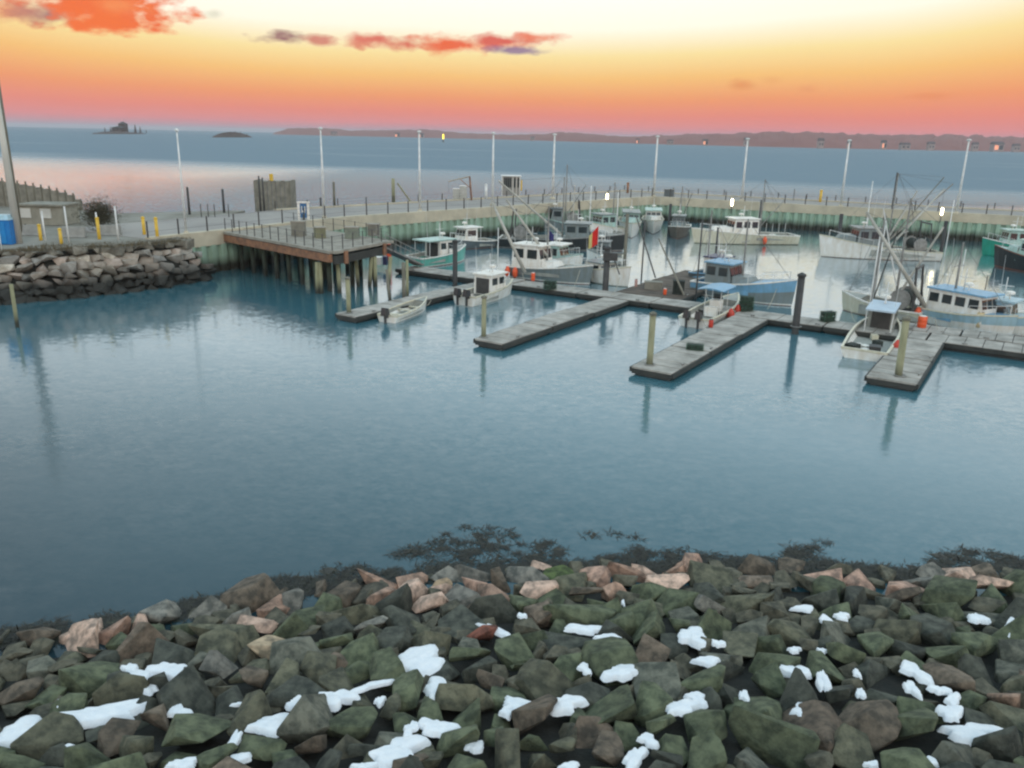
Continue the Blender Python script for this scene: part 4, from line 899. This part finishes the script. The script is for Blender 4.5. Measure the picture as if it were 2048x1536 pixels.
make_boat('dragger', 'cream dragger piled with black nets behind the right finger float', 'boat', (1848, 642), (1688, 620), 3.4, .8, 1.5, CREAM, cabin=None, deck=DECKP,
          extras=('gallows', ('mast', -.12, 8.8, [(-.5, -1.3, 1.2, 6.8, .10, BOOMM), (.15, 1.0, 2.4, 8.0, .06, GALV)]), ('gear', 'h', 22, [NET, DARKM, NET, TIMD, SLATE]), ('mast', .16, 7.6, [(-.05, .7, 1.2, 6.5, .05, TIMD)])), cut=.75)
make_boat('cabin_boat', 'broad white boat with a sky blue cabin roof behind the work float', 'boat', (1852, 640), (1925, 656), 3.0, 1.1, 1.6, WHITE, band=LBLUE, cabin=(-.42, .22, 1.85, WHITE), roofc=BLUE, deck=BLUE, Lmin=6.2, extras=('rail', 'open_back', ('mast', -.2, 6.0, []), ('buoy', -.45, -1, .7, ORNG)))
make_boat('lobster_boat', 'pale blue lobster boat with white trim at the right edge of the docks', 'boat', (1942, 652), (2090, 676), 2.9, 1.0, 1.7, WHITE, band=LBLUE, stripe=WHITE, cabin=(-.28, .02, 1.9, LBLUE, .16), roofc=LBLUE, deck=LBLUE, extras=('rail', 'hauler', ('gear', 'k', 4, [BLUE, LBLUE, WHITE])))
make_boat('outboard_cruiser', 'white outboard cruiser with a windowed cabin at the skiff finger', 'boat', (928, 611), (1020, 586), 2.3, .75, 1.15, WHITE, bottom=WHITE, cabin=(-.12, .18, 1.55, WHITE), roofc=WHITE, extras=('rail', 'outboards', 'open_back'), cut=.5)
make_boat('skiff', 'small open white skiff with a dark outboard tied to the nearest finger', 'boat', (775, 645), (850, 617), 1.75, .5, .85, WHITE, bottom=WHITE, extras=('thwarts', 'outboard'), cut=.8)
roots = {o['label']: o for o in COL.objects if o.parent is None and 'label' in o}
def boat_of(key): return next(o for l, o in roots.items() if key in l)
for key, base, zb, tip, r in (('cream dragger piled', (1850, 612), 1.3, (1731, 424), .17), ('tall white wheelhouse', (1050, 545), 1.6, (984, 402), .16), ('large white dragger', (1768, 505), 1.6, (1875, 378), .13)):
    t = boat_of(key); a = at(base[0], base[1], zb); k = mpp(a); b = Vector((a.x+(tip[0]-base[0])*k*1.06, a.y+1.5, 0)); b.z = height_to(b, tip[1])
    q = MB(); q.tube(a, b, r, r*.6, 8); part_world(q, 'cargo_boom', BOOMM, t, smooth=True)
    q = MB(); q.tube(b, a+Vector((.6, .8, 4.5)), .018, .018, 4, False); q.tube(b, Vector((b.x, b.y, a.z+1)), .014, .014, 4, False); part_world(q, 'boom_wire', ROPE, t)
for key, a, za, b in (('teal lobster', (832, 522), 1.0, (850, 545)), ('tall white wheelhouse', (1045, 548), 1.1, (1060, 573)), ('tall white wheelhouse', (1160, 540), 1.6, (1140, 583)), ('bow towards the dark blocked', (1240, 555), 1.5, (1222, 590)),
        ('sky blue deck and cabin', (1560, 555), 2.0, (1535, 618)), ('sky blue deck and cabin', (1410, 575), 1.1, (1425, 605)), ('under a sky blue canopy', (1405, 640), .6, (1440, 668)), ('open white work skiff', (1760, 705), .55, (1790, 712)),
        ('windowed cabin at the skiff', (1010, 575), 1.1, (985, 570)), ('small open white skiff', (845, 603), .8, (862, 600)), ('cream dragger piled', (1700, 610), 1.3, (1715, 645)), ('broad white boat', (1870, 635), 1.1, (1885, 662))):
    mooring(boat_of(key), at(a[0], a[1], za), at(b[0], b[1], ZF+.08))
make_boat('lobster_boat', 'white lobster boat with a teal wheelhouse squeezed behind the grey hulled fishing boat', 'boat', (1070, 530), (1160, 540), 3.0, 1.0, 1.6, WHITE, stripe=LTEAL, cabin=(-.2, .14, 2.0, LTEAL), roofc=WHITE, extras=('rail', ('gear', 'm', 5, GB), 'hauler'))
make_boat('cabin_boat', 'small grey and white cabin boat behind the red flag', 'boat', (1246, 528), (1176, 524), 2.8, .9, 1.4, WHITE, stripe=GREYP, cabin=(-.1, .2, 1.9, GREYP), roofc=SLATE, extras=('rail', ('gear', 'n', 4, GB)))
make_boat('fishing_boat', 'navy topped fishing boat with a white wheelhouse behind the blue and grey boat', 'boat', (1390, 560), (1480, 573), 3.0, .9, 1.5, SLATE, stripe=BLUE, cabin=(-.2, .15, 2.1, WHITE), roofc=NAVY, deck=BLUE, extras=('rail', ('mast', -.25, 6.5, []), ('gear', 'o', 6, GB)))
make_boat('dragger', 'brown hulled dragger lying end on between the bend group and the cream boat', 'boat', (1362, 462), (1352, 478), 3.0, 1.0, 1.7, mat('brown_hull_paint', (.12, .10, .08), (.08, .065, .05), 3, .6), cabin=(.05, .28, 1.9, GREYP), Lmin=9, extras=('rail', ('mast', 0, 6.5, [(-.4, 1.2, 1.8, 5.5, .06, TIMD)])))
# lobster traps on the floats
tp = None
for (x, y, n_, lb) in [(1100, 579, 2, 'green wire traps stacked before the grey hulled boat'), (1492, 622, 3, 'stack of green wire traps near the blue and grey boat'), (1655, 643, 2, 'green wire traps left of the cream dragger'), (990, 566, 1, 'single green wire trap on the main dock near the outboard cruiser'), (1390, 700, 1, 'single green wire trap on the third finger float')]:
    for k_ in range(n_):
        p = at(x, y, ZF); lab = lb if n_ == 1 else lb.replace('traps stacked', 'trap').replace('stack of green wire traps', 'green wire trap').replace('traps', 'trap')+(', bottom of its stack', ', second of its stack', ', top of its stack')[k_]
        t = thing('lobster_trap', lab, 'trap', (p.x, p.y+.05, ZF+.02+k_*.36), rr.uniform(-.5, .5), 'wire traps on the floats')
        if tp is None:
            q = MB()
            for a_ in (-.5, -.17, .17, .5):
                for b_ in (-.27, .27): q.tube((a_, b_, 0), (a_, b_, .34), .012, .012, 4, False)
            for z_ in (0, .11, .23, .34):
                for b_ in (-.27, .27): q.tube((-.5, b_, z_), (.5, b_, z_), .012, .012, 4, False)
                for a_ in (-.5, .5): q.tube((a_, -.27, z_), (a_, .27, z_), .012, .012, 4, False)
            tp = q.build('wire_cage', mat('green_wire_mesh', (.06, .16, .10), (.04, .11, .07), 3, .6), t); q = MB(); q.box((0, 0, .17), (.92, .48, .28)); tn = q.build('netting', NET, t)
        else: inst(tp, t); inst(tn, t)
# bright orange barrels, flags and dock boxes
def barrel(x, yb, yt, wp, m, label, name='barrel', z=ZF):
    p = at(x, yb, z); h = height_to(p, yt)-z; r = wp*mpp(p)/2; t = thing(name, label, name, (p.x, p.y+.1, z), group='gear on the floats')
    q = MB(); q.lathe([(r*.9, 0), (r, h*.1), (r, h*.3), (r*1.06, h*.34), (r, h*.38), (r, h*.65), (r*1.06, h*.69), (r, h*.73), (r, h*.92), (r*.9, h)], n=14); q.build('body', m, t, smooth=True)
    q = MB(); q.lathe([(r*.8, h), (r*.8, h+.03)], n=14); q.build('lid', WHITE if m is ORNG else DARKM, t)
barrel(1844, 656, 633, 17, ORNG, 'bright orange barrel on the main dock beside the right finger')
barrel(1066, 562, 546, 8, ORNG, 'small orange buoy standing on the dock before the white wheelhouse', 'dock_buoy')
barrel(1330, 590, 578, 7, ORNG, 'small orange buoy on the main dock right of the blocked pile', 'dock_buoy')
barrel(1272, 574, 559, 6, mat('pinkish_plastic', (.62, .38, .34), (.5, .3, .28), 2, .5), 'pinkish tub on the brown work float', 'tub')
barrel(1422, 655, 640, 9, REDP, 'red fuel can on the third finger beside the blue canopied boat', 'fuel_can')
barrel(1958, 655, 625, 14, mat('tan_plastic', (.62, .50, .30), (.5, .4, .25), 2, .5), 'tan barrel in front of the pale blue lobster boat')
barrel(1812, 676, 664, 9, DARKM, 'black tyre fender lying on the right finger float', 'tyre')
for (x, yb, wp, yt, m), (nm, lb) in zip([(757, 528, 14, 513, WHITE), (744, 528, 7, 514, NAVY), (771, 529, 8, 512, NAVY), (778, 520, 8, 480, ORNG), (1356, 588, 22, 560, NET), (1306, 578, 34, 562, TIMB)],
    [('dock_box', 'white dock box between two navy boxes at the foot of the gangway'), ('dock_box', 'small navy box left of the white dock box'), ('dock_box', 'small navy box right of the white dock box'), ('folded_flag', 'red folded banner beside the gangway'),
     ('net_heap', 'dark heap of nets at the right end of the brown work float'), ('pot_stack', 'brown stack of traps on the brown work float')]):
    p = at(x, yb, ZF); h = height_to(p, yt)-ZF; wd = wp*mpp(p); t = thing(nm, lb, nm.replace('_', ' '), (p.x, p.y, ZF-.02), random.uniform(-.3, .3))
    q = MB(); q.box((0, 0, h*.45), (wd, min(.8, wd*1.2), h*.9)); q.build('body', m, t); q = MB(); q.box((0, 0, h*.94), (wd*1.06, min(.86, wd*1.3), h*.1)); q.build('lid', m, t)
# flags
def flag(x, yb, yt, x2, y2, hp, m, label, m2=None):
    p = at(x, yb, 1.2); h = height_to(p, yt)-1.2; k = mpp(p); t = thing('boat_flag', label, 'flag', p)
    q = MB(); q.tube((0, 0, 0), (0, 0, h), .025, .02, 5); q.build('staff', GALV, t)
    q = MB(); wd = abs(x2-x)*k*1.0; s = -1 if x2 < x else 1; hh = hp*k
    nn = 6
    for i in range(nn+1):
        f = i/nn; zt = h-.08-f*hh*.55; q.v += [(s*wd*f, .09*math.sin(f*7), zt), (s*wd*f, .09*math.sin(f*7+.6)+.02, zt-hh*(1-.25*f))]
    for i in range(nn): q.f.append((i*2, i*2+2, i*2+3, i*2+1)); q.m.append(0 if i < 4 or not m2 else 1)
    q.build('cloth', [m, m2 or m], t)
flag(1194, 520, 450, 1176, 0, 36, mat('red_flag_cloth', (.70, .03, .02), (.55, .02, .02), 6, .8), 'red flag hanging from a staff left of the dark blocked pile', mat('yellow_flag_cloth', (.7, .6, .25), (.6, .5, .2), 6, .8))
flag(1096, 520, 458, 1106, 0, 18, mat('navy_flag_cloth', (.05, .05, .20), (.03, .03, .13), 6, .8), 'navy flag drooping over the grey hulled fishing boat')
# free standing thin masts and antennas of the moored boats
mi = 0
for (x, yb, yt, wp, m, lb) in [(1283, 553, 440, 3.2, DARKM, 'thin dark upright pole on the brown work float'), (1392, 590, 440, 3.4, DARKM, 'thin dark upright pole at the blue and grey boat'), (1232, 470, 385, 2, GALV, 'thin white antenna left of the glowing yellow lamp boat row'),
    (1178, 470, 372, 2, GALV, 'thin white antenna among the boats at the bend'), (1145, 470, 370, 2, BOOMM, 'thin pale mast above the grey dragger at the bend'), (1778, 455, 345, 3.6, DARKM, 'dark tall pole above the white dragger'), (1890, 505, 400, 2, GALV, 'thin white pole right of the rightmost lit lamp'),
    (1738, 618, 470, 2.6, GALV, 'left thin white mast of the cream dragger'), (1748, 600, 440, 2.2, GALV, 'right thin white mast of the cream dragger'), (995, 560, 455, 2, GALV, 'thin white antenna behind the outboard cruiser'), (1730, 470, 362, 2, GALV, 'thin white pole over the bow of the white dragger'),
    (1918, 575, 498, 1.8, GALV, 'thin white antenna of the blue roofed boat'), (1968, 590, 550, 2, DARKM, 'thin dark antenna between the two blue roofed boats'), (1582, 440, 378, 2, ROPE, 'thin dark pole behind the stern of the cream boat')]:
    simple_post('thin_mast', lb, 'mast', x, yt, yb, wp, m, z=.5, group='thin masts among the moored boats', n=6)
q = MB(); a = at(1311, 556, .6); b = at(1284, 436, 7.2); b = Vector((a.x-1.9, a.y+1.0, height_to((a.x, a.y+1.0), 436))); q.tube(a, b, .07, .05, 7); tag(q.build('leaning_spar', DARKM), 'dark slanting spar propped over the brown work float', 'spar')
q = MB(); a = at(1368, 590, .6); b = Vector((a.x-2.2, a.y+1.0, height_to((a.x, a.y+1.0), 478))); q.tube(a, b, .09, .05, 7); tag(q.build('leaning_spar', TIMB), 'brown slanting spar left of the thin dark pole at the blue and grey boat', 'spar')

# ------------------------------------------------------------------ riprap slope in the foreground
SHP = [(-500, 1330), (0, 1284), (150, 1268), (300, 1240), (420, 1212), (500, 1200), (620, 1180), (700, 1172), (800, 1160), (950, 1152), (1040, 1147), (1200, 1138), (1500, 1136), (1700, 1148), (1900, 1158), (2048, 1146), (2600, 1150)]
sp_ = [at(x, y, 0) for x, y in SHP]
ys_tab = interp([(p.x, p.y) for p in sp_]); SL = .18; TOPZ = 2.4
def ground_z(x, y): return min(TOPZ, SL*(ys_tab(x)-y))
def on_slope(px, py, up=0.0):
    d = ray(px, py); t = 6.0
    while t < 60:
        p = EYE+d*t
        if p.z <= max(-.3, ground_z(p.x, p.y))+up: return p
        t += .02
    return EYE+d*30
mb = MB(); gx = [-34+i*1.0 for i in range(71)]; gy = [-8+j*.75 for j in range(48)]
for x in gx:
    for y in gy: mb.v.append((x, y, ground_z(x, y)-.20+.10*noise.noise(Vector((x*.8, y*.8, 0)))))
ny_ = len(gy)
for i in range(len(gx)-1):
    for j in range(ny_-1): mb.f.append((i*ny_+j, (i+1)*ny_+j, (i+1)*ny_+j+1, i*ny_+j+1)); mb.m.append(0)
slope = mb.build('riprap_slope', SOIL, kind='structure')
RM = [rock_mesh('riprap_stone', 20+i, ROCK, True, .85, 10+i % 5) for i in range(20)]
GRN, GRB, BRN, PNK_, DRK, REDB, GRY = (.066, .078, .050), (.074, .074, .054), (.084, .068, .055), (.36, .255, .215), (.042, .046, .040), (.15, .055, .04), (.115, .112, .105)
hero = []
Lc = [(60, 600, 120, 60, GRN), (70, 740, 220, 120, BRN), (370, 680, 250, 210, GRN), (200, 930, 260, 180, GRB), (400, 900, 120, 120, DRK), (470, 905, 150, 230, BRN), (610, 880, 150, 170, BRN), (590, 1010, 100, 120, BRN), (800, 900, 250, 290, GRN), (1010, 680, 130, 100, BRN), (1130, 690, 130, 190, GRB),
      (1270, 660, 170, 190, GRB), (870, 640, 150, 130, GRY), (640, 730, 130, 110, DRK), (1090, 565, 210, 90, (.24, .19, .14)), (1350, 540, 160, 80, GRN), (1630, 740, 150, 260, GRN), (1400, 860, 230, 140, GRN), (1720, 385, 190, 80, PNK_), (1930, 510, 140, 80, REDB), (1870, 760, 230, 190, GRB), (1830, 950, 220, 140, GRN),
      (1640, 1030, 160, 100, BRN), (1300, 1030, 150, 130, DRK), (1050, 960, 190, 130, GRN), (860, 1010, 150, 130, GRN), (1880, 600, 190, 100, GRN), (830, 475, 130, 70, PNK_), (1030, 475, 170, 60, PNK_), (1310, 450, 120, 45, PNK_), (640, 525, 130, 60, BRN), (1560, 800, 110, 120, GRB), (1960, 700, 120, 110, BRN),
      (1560, 600, 120, 90, GRN), (1480, 480, 160, 70, GRY), (1230, 500, 110, 60, GRY), (360, 580, 110, 50, (.26, .19, .15)), (240, 640, 130, 70, GRN), (1240, 950, 130, 110, BRN), (1460, 960, 110, 110, DRK), (1720, 1000, 120, 100, GRB), (1980, 930, 110, 130, GRN), (90, 1040, 190, 80, GRN)]
Rc = [(100, 840, 220, 230, BRN), (400, 810, 280, 180, GRN), (270, 430, 320, 130, GRN), (540, 500, 160, 130, GRN), (920, 560, 150, 150, GRB), (760, 700, 230, 140, GRN), (1030, 690, 130, 150, GRN), (1040, 930, 350, 270, GRN), (1410, 870, 300, 220, BRN), (1310, 735, 130, 100, DRK), (1340, 590, 170, 150, GRN), (1480, 560, 150, 190, GRN),
      (1890, 560, 270, 120, GRN), (1620, 880, 220, 300, GRN), (1750, 690, 150, 200, BRN), (1960, 960, 260, 180, DRK), (780, 870, 180, 180, GRN), (770, 1000, 190, 160, GRN), (600, 880, 130, 150, GRN), (1190, 480, 90, 90, BRN), (455, 300, 110, 90, PNK_), (620, 310, 190, 70, PNK_), (1180, 310, 90, 110, PNK_), (110, 335, 180, 80, PNK_), (940, 350, 120, 70, PNK_),
      (1370, 350, 110, 60, PNK_), (1720, 325, 120, 60, PNK_), (1920, 325, 240, 60, PNK_), (800, 400, 150, 110, GRY), (1990, 780, 130, 170, (.22, .15, .12)), (1080, 330, 110, 70, PNK_), (1560, 365, 170, 50, BRN), (460, 370, 110, 60, PNK_), (300, 350, 150, 60, BRN), (1620, 450, 160, 90, GRN), (1900, 400, 160, 70, GRN), (1440, 430, 130, 90, GRN), (1050, 430, 120, 90, GRN),
      (60, 500, 110, 80, DRK), (180, 590, 120, 70, BRN), (60, 640, 140, 90, GRN), (200, 950, 120, 140, GRB), (380, 960, 140, 150, BRN), (620, 1010, 130, 110, DRK), (1230, 1010, 120, 100, DRK), (1190, 560, 90, 80, GRN), (950, 450, 110, 80, GRN), (680, 480, 110, 110, GRN)]
for lst, ox in ((Lc, 0), (Rc, 1024)):
    for cx, cy, w_, h_, c in lst:
        px, py = ox+cx/2, 1000+cy/2; p = on_slope(px, py, .25); k = mpp(p); sx = w_/4*k*1.06; sy = h_/4*k/.80
        sy = min(max(sy, sx*.55), sx*1.6)
        hero.append((p.x, p.y, p.z, sx, sy, c, h_ > w_*1.25))
snow_px = [(80, 925, 150, 95, 40), (400, 850, 240, 80, 15), (560, 720, 70, 100, 55), (680, 680, 130, 70, -20), (520, 670, 36, 50, 50), (715, 840, 60, 60, 45), (250, 805, 40, 36, 0), (290, 990, 60, 28, 0), (1090, 890, 140, 60, 5), (1185, 810, 50, 50, 40), (1340, 790, 120, 66, -10), (1310, 635, 20, 30, 0), (1500, 650, 30, 30, 0),
           (1485, 740, 34, 90, -60), (1520, 800, 36, 30, 0), (1675, 640, 140, 140, -50), (1765, 760, 110, 96, 40), (1750, 905, 110, 60, -30), (1590, 1000, 180, 84, 25), (1900, 980, 46, 50, -30), (935, 960, 28, 90, 0), (945, 1040, 60, 60, -40), (730, 1052, 100, 36, 10), (1985, 520, 30, 110, 45), (2030, 840, 50, 40, 0), (1460, 1062, 70, 26, 0), (1640, 915, 40, 60, 0),
           (990, 815, 80, 16, 0)]
snow_px = [(x, y, a, b, r) for x, y, a, b, r in snow_px]+[(x+2048, y, a, b, r) for x, y, a, b, r in [(300, 512, 130, 38, -5), (390, 562, 96, 60, -25), (725, 540, 100, 72, 10), (825, 570, 40, 30, 0), (780, 640, 90, 34, -10), (440, 680, 110, 60, 30), (210, 810, 120, 60, 0),
           (36, 820, 60, 110, 50), (680, 822, 110, 56, 20), (740, 790, 70, 44, -20), (930, 780, 34, 40, 0), (1130, 680, 80, 60, 0), (1165, 430, 80, 24, 0), (1262, 480, 34, 60, 20), (1320, 462, 46, 34, 0), (1245, 720, 34, 110, -15), (1185, 845, 90, 80, -35), (1610, 680, 70, 76, 0), (1600, 750, 46, 56, 0), (1710, 755, 60, 34, -10),
           (1765, 795, 44, 60, -30), (1755, 845, 60, 76, -30), (1845, 925, 180, 64, -5), (1865, 470, 50, 50, 0), (2005, 500, 40, 110, -40), (545, 955, 60, 40, 0), (490, 1030, 60, 90, -25), (1660, 1040, 50, 46, 0), (230, 1062, 70, 26, 0), (1440, 1055, 40, 24, 0), (1130, 596, 40, 22, 0), (1395, 770, 24, 50, -20), (1240, 600, 26, 24, 0), (290, 670, 40, 40, 0), (445, 410, 12, 30, 0), (40, 460, 26, 26, 0), (1380, 690, 26, 30, 0)]]
snows = []
for cx, cy, w_, h_, rot in snow_px:
    px, py = cx/2, 1000+cy/2; p = on_slope(px, py, .17); k = mpp(p); snows.append((p, w_/4*k*1.34, h_/4*k*1.9, R(rot)))
rr = random.Random(21); placed = []
def clear_snow(x, y, r):
    for p, sx, sy, ro in snows:
        if (x-p.x)**2+(y-p.y)**2 < (max(sx, sy)*.50+r*.50)**2: return False
    return True
alls = []
for x, y, z, sx, sy, c, tall in hero:
    placed.append((x, y, (sx+sy)/2)); alls.append((x, y, z-.15, sx, sy, min(sx, sy)*rr.uniform(.6, .8), c, rr.uniform(-.3, .3) if not tall else rr.uniform(-.15, .15), True))
for radius, tries in ((.60, 3000), (.44, 7000), (.30, 12000)):
    for _ in range(tries):
        x = rr.uniform(-16, 17); yv = ys_tab(x); y = rr.uniform(8.0, yv+.15)
        if abs(x) > y*.78+2.0: continue
        r = radius*rr.uniform(.8, 1.2)
        if any((x-a)**2+(y-b)**2 < ((r+q)*.70)**2 for a, b, q in placed): continue
        if not clear_snow(x, y, r): 
            continue
        placed.append((x, y, r)); z = ground_z(x, y)
        hgt = z; 
        if hgt < .19: c = rr.choice([PNK_, PNK_, (.26, .17, .14), GRY, (.22, .14, .11), BRN])
        elif hgt < .34: c = rr.choice([(.24, .16, .13), (.14, .11, .09), GRY, GRB, GRN, GRN])
        else: c = rr.choice([GRN, GRN, GRB, GRB, GRN, DRK, DRK, (.105, .082, .066), GRN, (.085, .088, .075)])
        alls.append((x, y, z-.12+.04*rr.random(), r*rr.uniform(.95, 1.35), r*rr.uniform(.85, 1.2), r*rr.uniform(.75, 1.2), c, rr.uniform(0, 3.1), False))
# the largest as separate stones, the remainder joined
def seen(a):
    x, y = proj((a[0], a[1], a[2])); return -60 < x < 2108 and y < 1620
alls.sort(key=lambda a: -(a[3]*a[4]/((Vector(a[:3])-EYE).length**2))*(1 if seen(a) else .0001))
fill = MB()
for i, (x, y, z, sx, sy, sz, c, rz, hero_) in enumerate(alls):
    me = RM[rr.randrange(len(RM))]; k = rr.uniform(.8, 1.18); c = tuple(min(1, q*k*1.72) for q in c)
    rot = (rr.uniform(-.5, .5)-.3, rr.uniform(-.5, .5), rz)
    if i < 299: rock(me, slope, (x, y, z), (sx, sy, sz), rot, c, 'rock')
    else:
        me2 = me; M = Matrix.Translation((x, y, z)) @ Matrix.Rotation(rz, 4, 'Z') @ Matrix.Rotation(rot[0], 4, 'X') @ Matrix.Diagonal((sx, sy, sz, 1))
        fill.add([M @ v.co for v in me2.vertices], [tuple(p.vertices) for p in me2.polygons])
print('rocks', len(alls))
o = fill.build('small_rock_fill', ROCK, slope, smooth=False, kind='stuff'); o.color = (.12, .115, .09, 1)
# snow lying in the hollows
def snow_mesh(seed):
    q = MB(); rs = 7; n = 40; rg = random.Random(seed); ph = [rg.uniform(0, 6.3) for _ in range(4)]; am = [rg.uniform(.14, .32), rg.uniform(.10, .24), rg.uniform(.08, .16), .07]
    q.v.append((0, 0, .28))
    for i in range(1, rs+1):
        f = i/rs
        for j in range(n):
            a = 2*math.pi*j/n; r = 1+am[0]*math.sin(2*a+ph[0])+am[1]*math.sin(3*a+ph[1])+am[2]*math.sin(5*a+ph[2])+am[3]*math.sin(9*a+ph[3])
            z = .17*(1-f**4)+.12*noise.noise(Vector((f*2.4*math.cos(a), f*2.4*math.sin(a), seed)))-(.45 if i == rs else 0)
            q.v.append((f*r*math.cos(a), f*r*math.sin(a), z))
    for j in range(n): q.f.append((0, 1+j, 1+(j+1) % n)); q.m.append(0)
    for i in range(rs-1):
        for j in range(n): q.f.append((1+i*n+j, 1+(i+1)*n+j, 1+(i+1)*n+(j+1) % n, 1+i*n+(j+1) % n)); q.m.append(0)
    o = q.build('snow_patch', SNOW, slope, smooth=True); return o
sm = [snow_mesh(s) for s in range(8)]; used = set()
for i, (p, sx, sy, ro) in enumerate(snows):
    k = i % 8
    o = sm[k] if k not in used else inst(sm[k], slope); used.add(k)
    o.location = p; o.scale = (sx, sy, min(.5, .55*min(sx, sy)+.06)); o.rotation_euler = Matrix.Rotation(-math.atan(SL)*.8, 3, 'X').__matmul__(Matrix.Rotation(ro, 3, 'Z')).to_euler()

# ------------------------------------------------------------------ weed and drowned stones along the waterline
rr = random.Random(77); wd_ = MB(); DM = [rock_mesh('weedy_stone', 300+i, WEED, True, .6, 12) for i in range(5)]
upper = interp([(0, 1262), (300, 1222), (500, 1165), (700, 1125), (850, 1075), (950, 1050), (1150, 1055), (1260, 1065), (1400, 1110), (1480, 1085), (1620, 1068), (1720, 1100), (1800, 1130), (1960, 1090), (2048, 1120)])
lower = interp(SHP)
clumps = []
for _ in range(900):
    px = rr.uniform(-20, 2070); u_, l_ = upper(px), lower(px)+8; f = rr.random()**.7; py = u_+(l_-u_)*f
    if noise.noise(Vector((px*.012, py*.03, 1.7))) < -.27+.46*(1-f): continue
    p = at(px, py, .0); clumps.append(p)
for px in range(-30, 2080, 9):
    if 0 < px < 200 and rr.random() < .6: continue
    for _k in range(2 if px > 350 else 1): clumps.append(at(px+rr.uniform(-6, 6), lower(px)+6-rr.random()**1.5*(26 if px > 350 else 12), 0))
wp_ = thing('weedy_shallows', 'black seaweed covered stones breaking the surface along the shore', 'seaweed', (0, 0, 0))
del wp_['category'], wp_['label']; bpy.data.objects.remove(wp_)
st = MB()
for p in clumps:
    s = rr.uniform(.08, .30); me = DM[rr.randrange(5)]
    M = Matrix.Translation((p.x, p.y, -.05)) @ Matrix.Rotation(rr.uniform(0, 3), 4, 'Z') @ Matrix.Diagonal((s*rr.uniform(1, 1.9), s, s*rr.uniform(.3, .55), 1))
    st.add([M @ v.co for v in me.vertices], [tuple(q.vertices) for q in me.polygons])
    for _k in range(34):
        a = rr.uniform(0, 6.3); r = s*rr.uniform(.1, 1.5); b = Vector((p.x+r*math.cos(a), p.y+r*math.sin(a), rr.uniform(.005, .025))); L = rr.uniform(.10, .30)
        d = Vector((rr.uniform(-1, 1), rr.uniform(-1, 1), rr.uniform(-.05, .10))).normalized()*L; side = Vector((-d.y, d.x, 0)).normalized()*rr.uniform(.006, .018)
        wd_.add([b-side, b+side, b+d+side*.5, b+d-side*.5], [(0, 1, 2, 3)])
tag(st.build('weedy_stones', WEED, kind='stuff'), 'small black weed covered stones breaking the water along the near shore', 'stones')
tag(wd_.build('seaweed', WEED, kind='stuff'), 'ragged black seaweed floating along the near waterline', 'seaweed')
# larger drowned boulder with a dry tan top
for (cx, cy, w_, h_, lb) in [(740, 1186, 82, 56, 'big dark wet boulder with a tan top standing at the waterline'), (880, 1166, 52, 28, 'tan boulder at the waterline right of the big dark boulder'), (1108, 1150, 90, 34, 'green weeded boulder at the waterline left of the pink pointed stone')]:
    p = at(cx, cy, .15); k = mpp(p); o = rock(RM[3], None, (p.x, p.y, .0), (w_*k*.55, w_*k*.42, h_*k*.75), (0, 0, .4), (.09, .085, .07) if cx == 740 else (.36, .26, .18) if cx == 880 else (.10, .14, .05), 'boulder'); tag(o, lb, 'boulder')

print('TOP', max((o.matrix_world.translation.z+max((v[2] for v in o.bound_box), default=0), o.name) for o in COL.objects if o.type == 'MESH' and not o.parent))
if True:
    q = MB(); q.box((0, 15000, 36), (52400, 31000, 88)); hm = bpy.data.materials.new('evening_haze'); hm.use_nodes = True; ht = hm.node_tree; ht.nodes.clear()
    pv = N(ht, 'ShaderNodeVolumePrincipled'); pv.inputs['Color'].default_value = (.84, .88, .98, 1); pv.inputs['Density'].default_value = .75e-4; pv.inputs['Anisotropy'].default_value = 0.0
    ho = N(ht, 'ShaderNodeOutputMaterial'); ht.links.new(pv.outputs[0], ho.inputs['Volume']); q.build('haze', hm, kind='stuff')
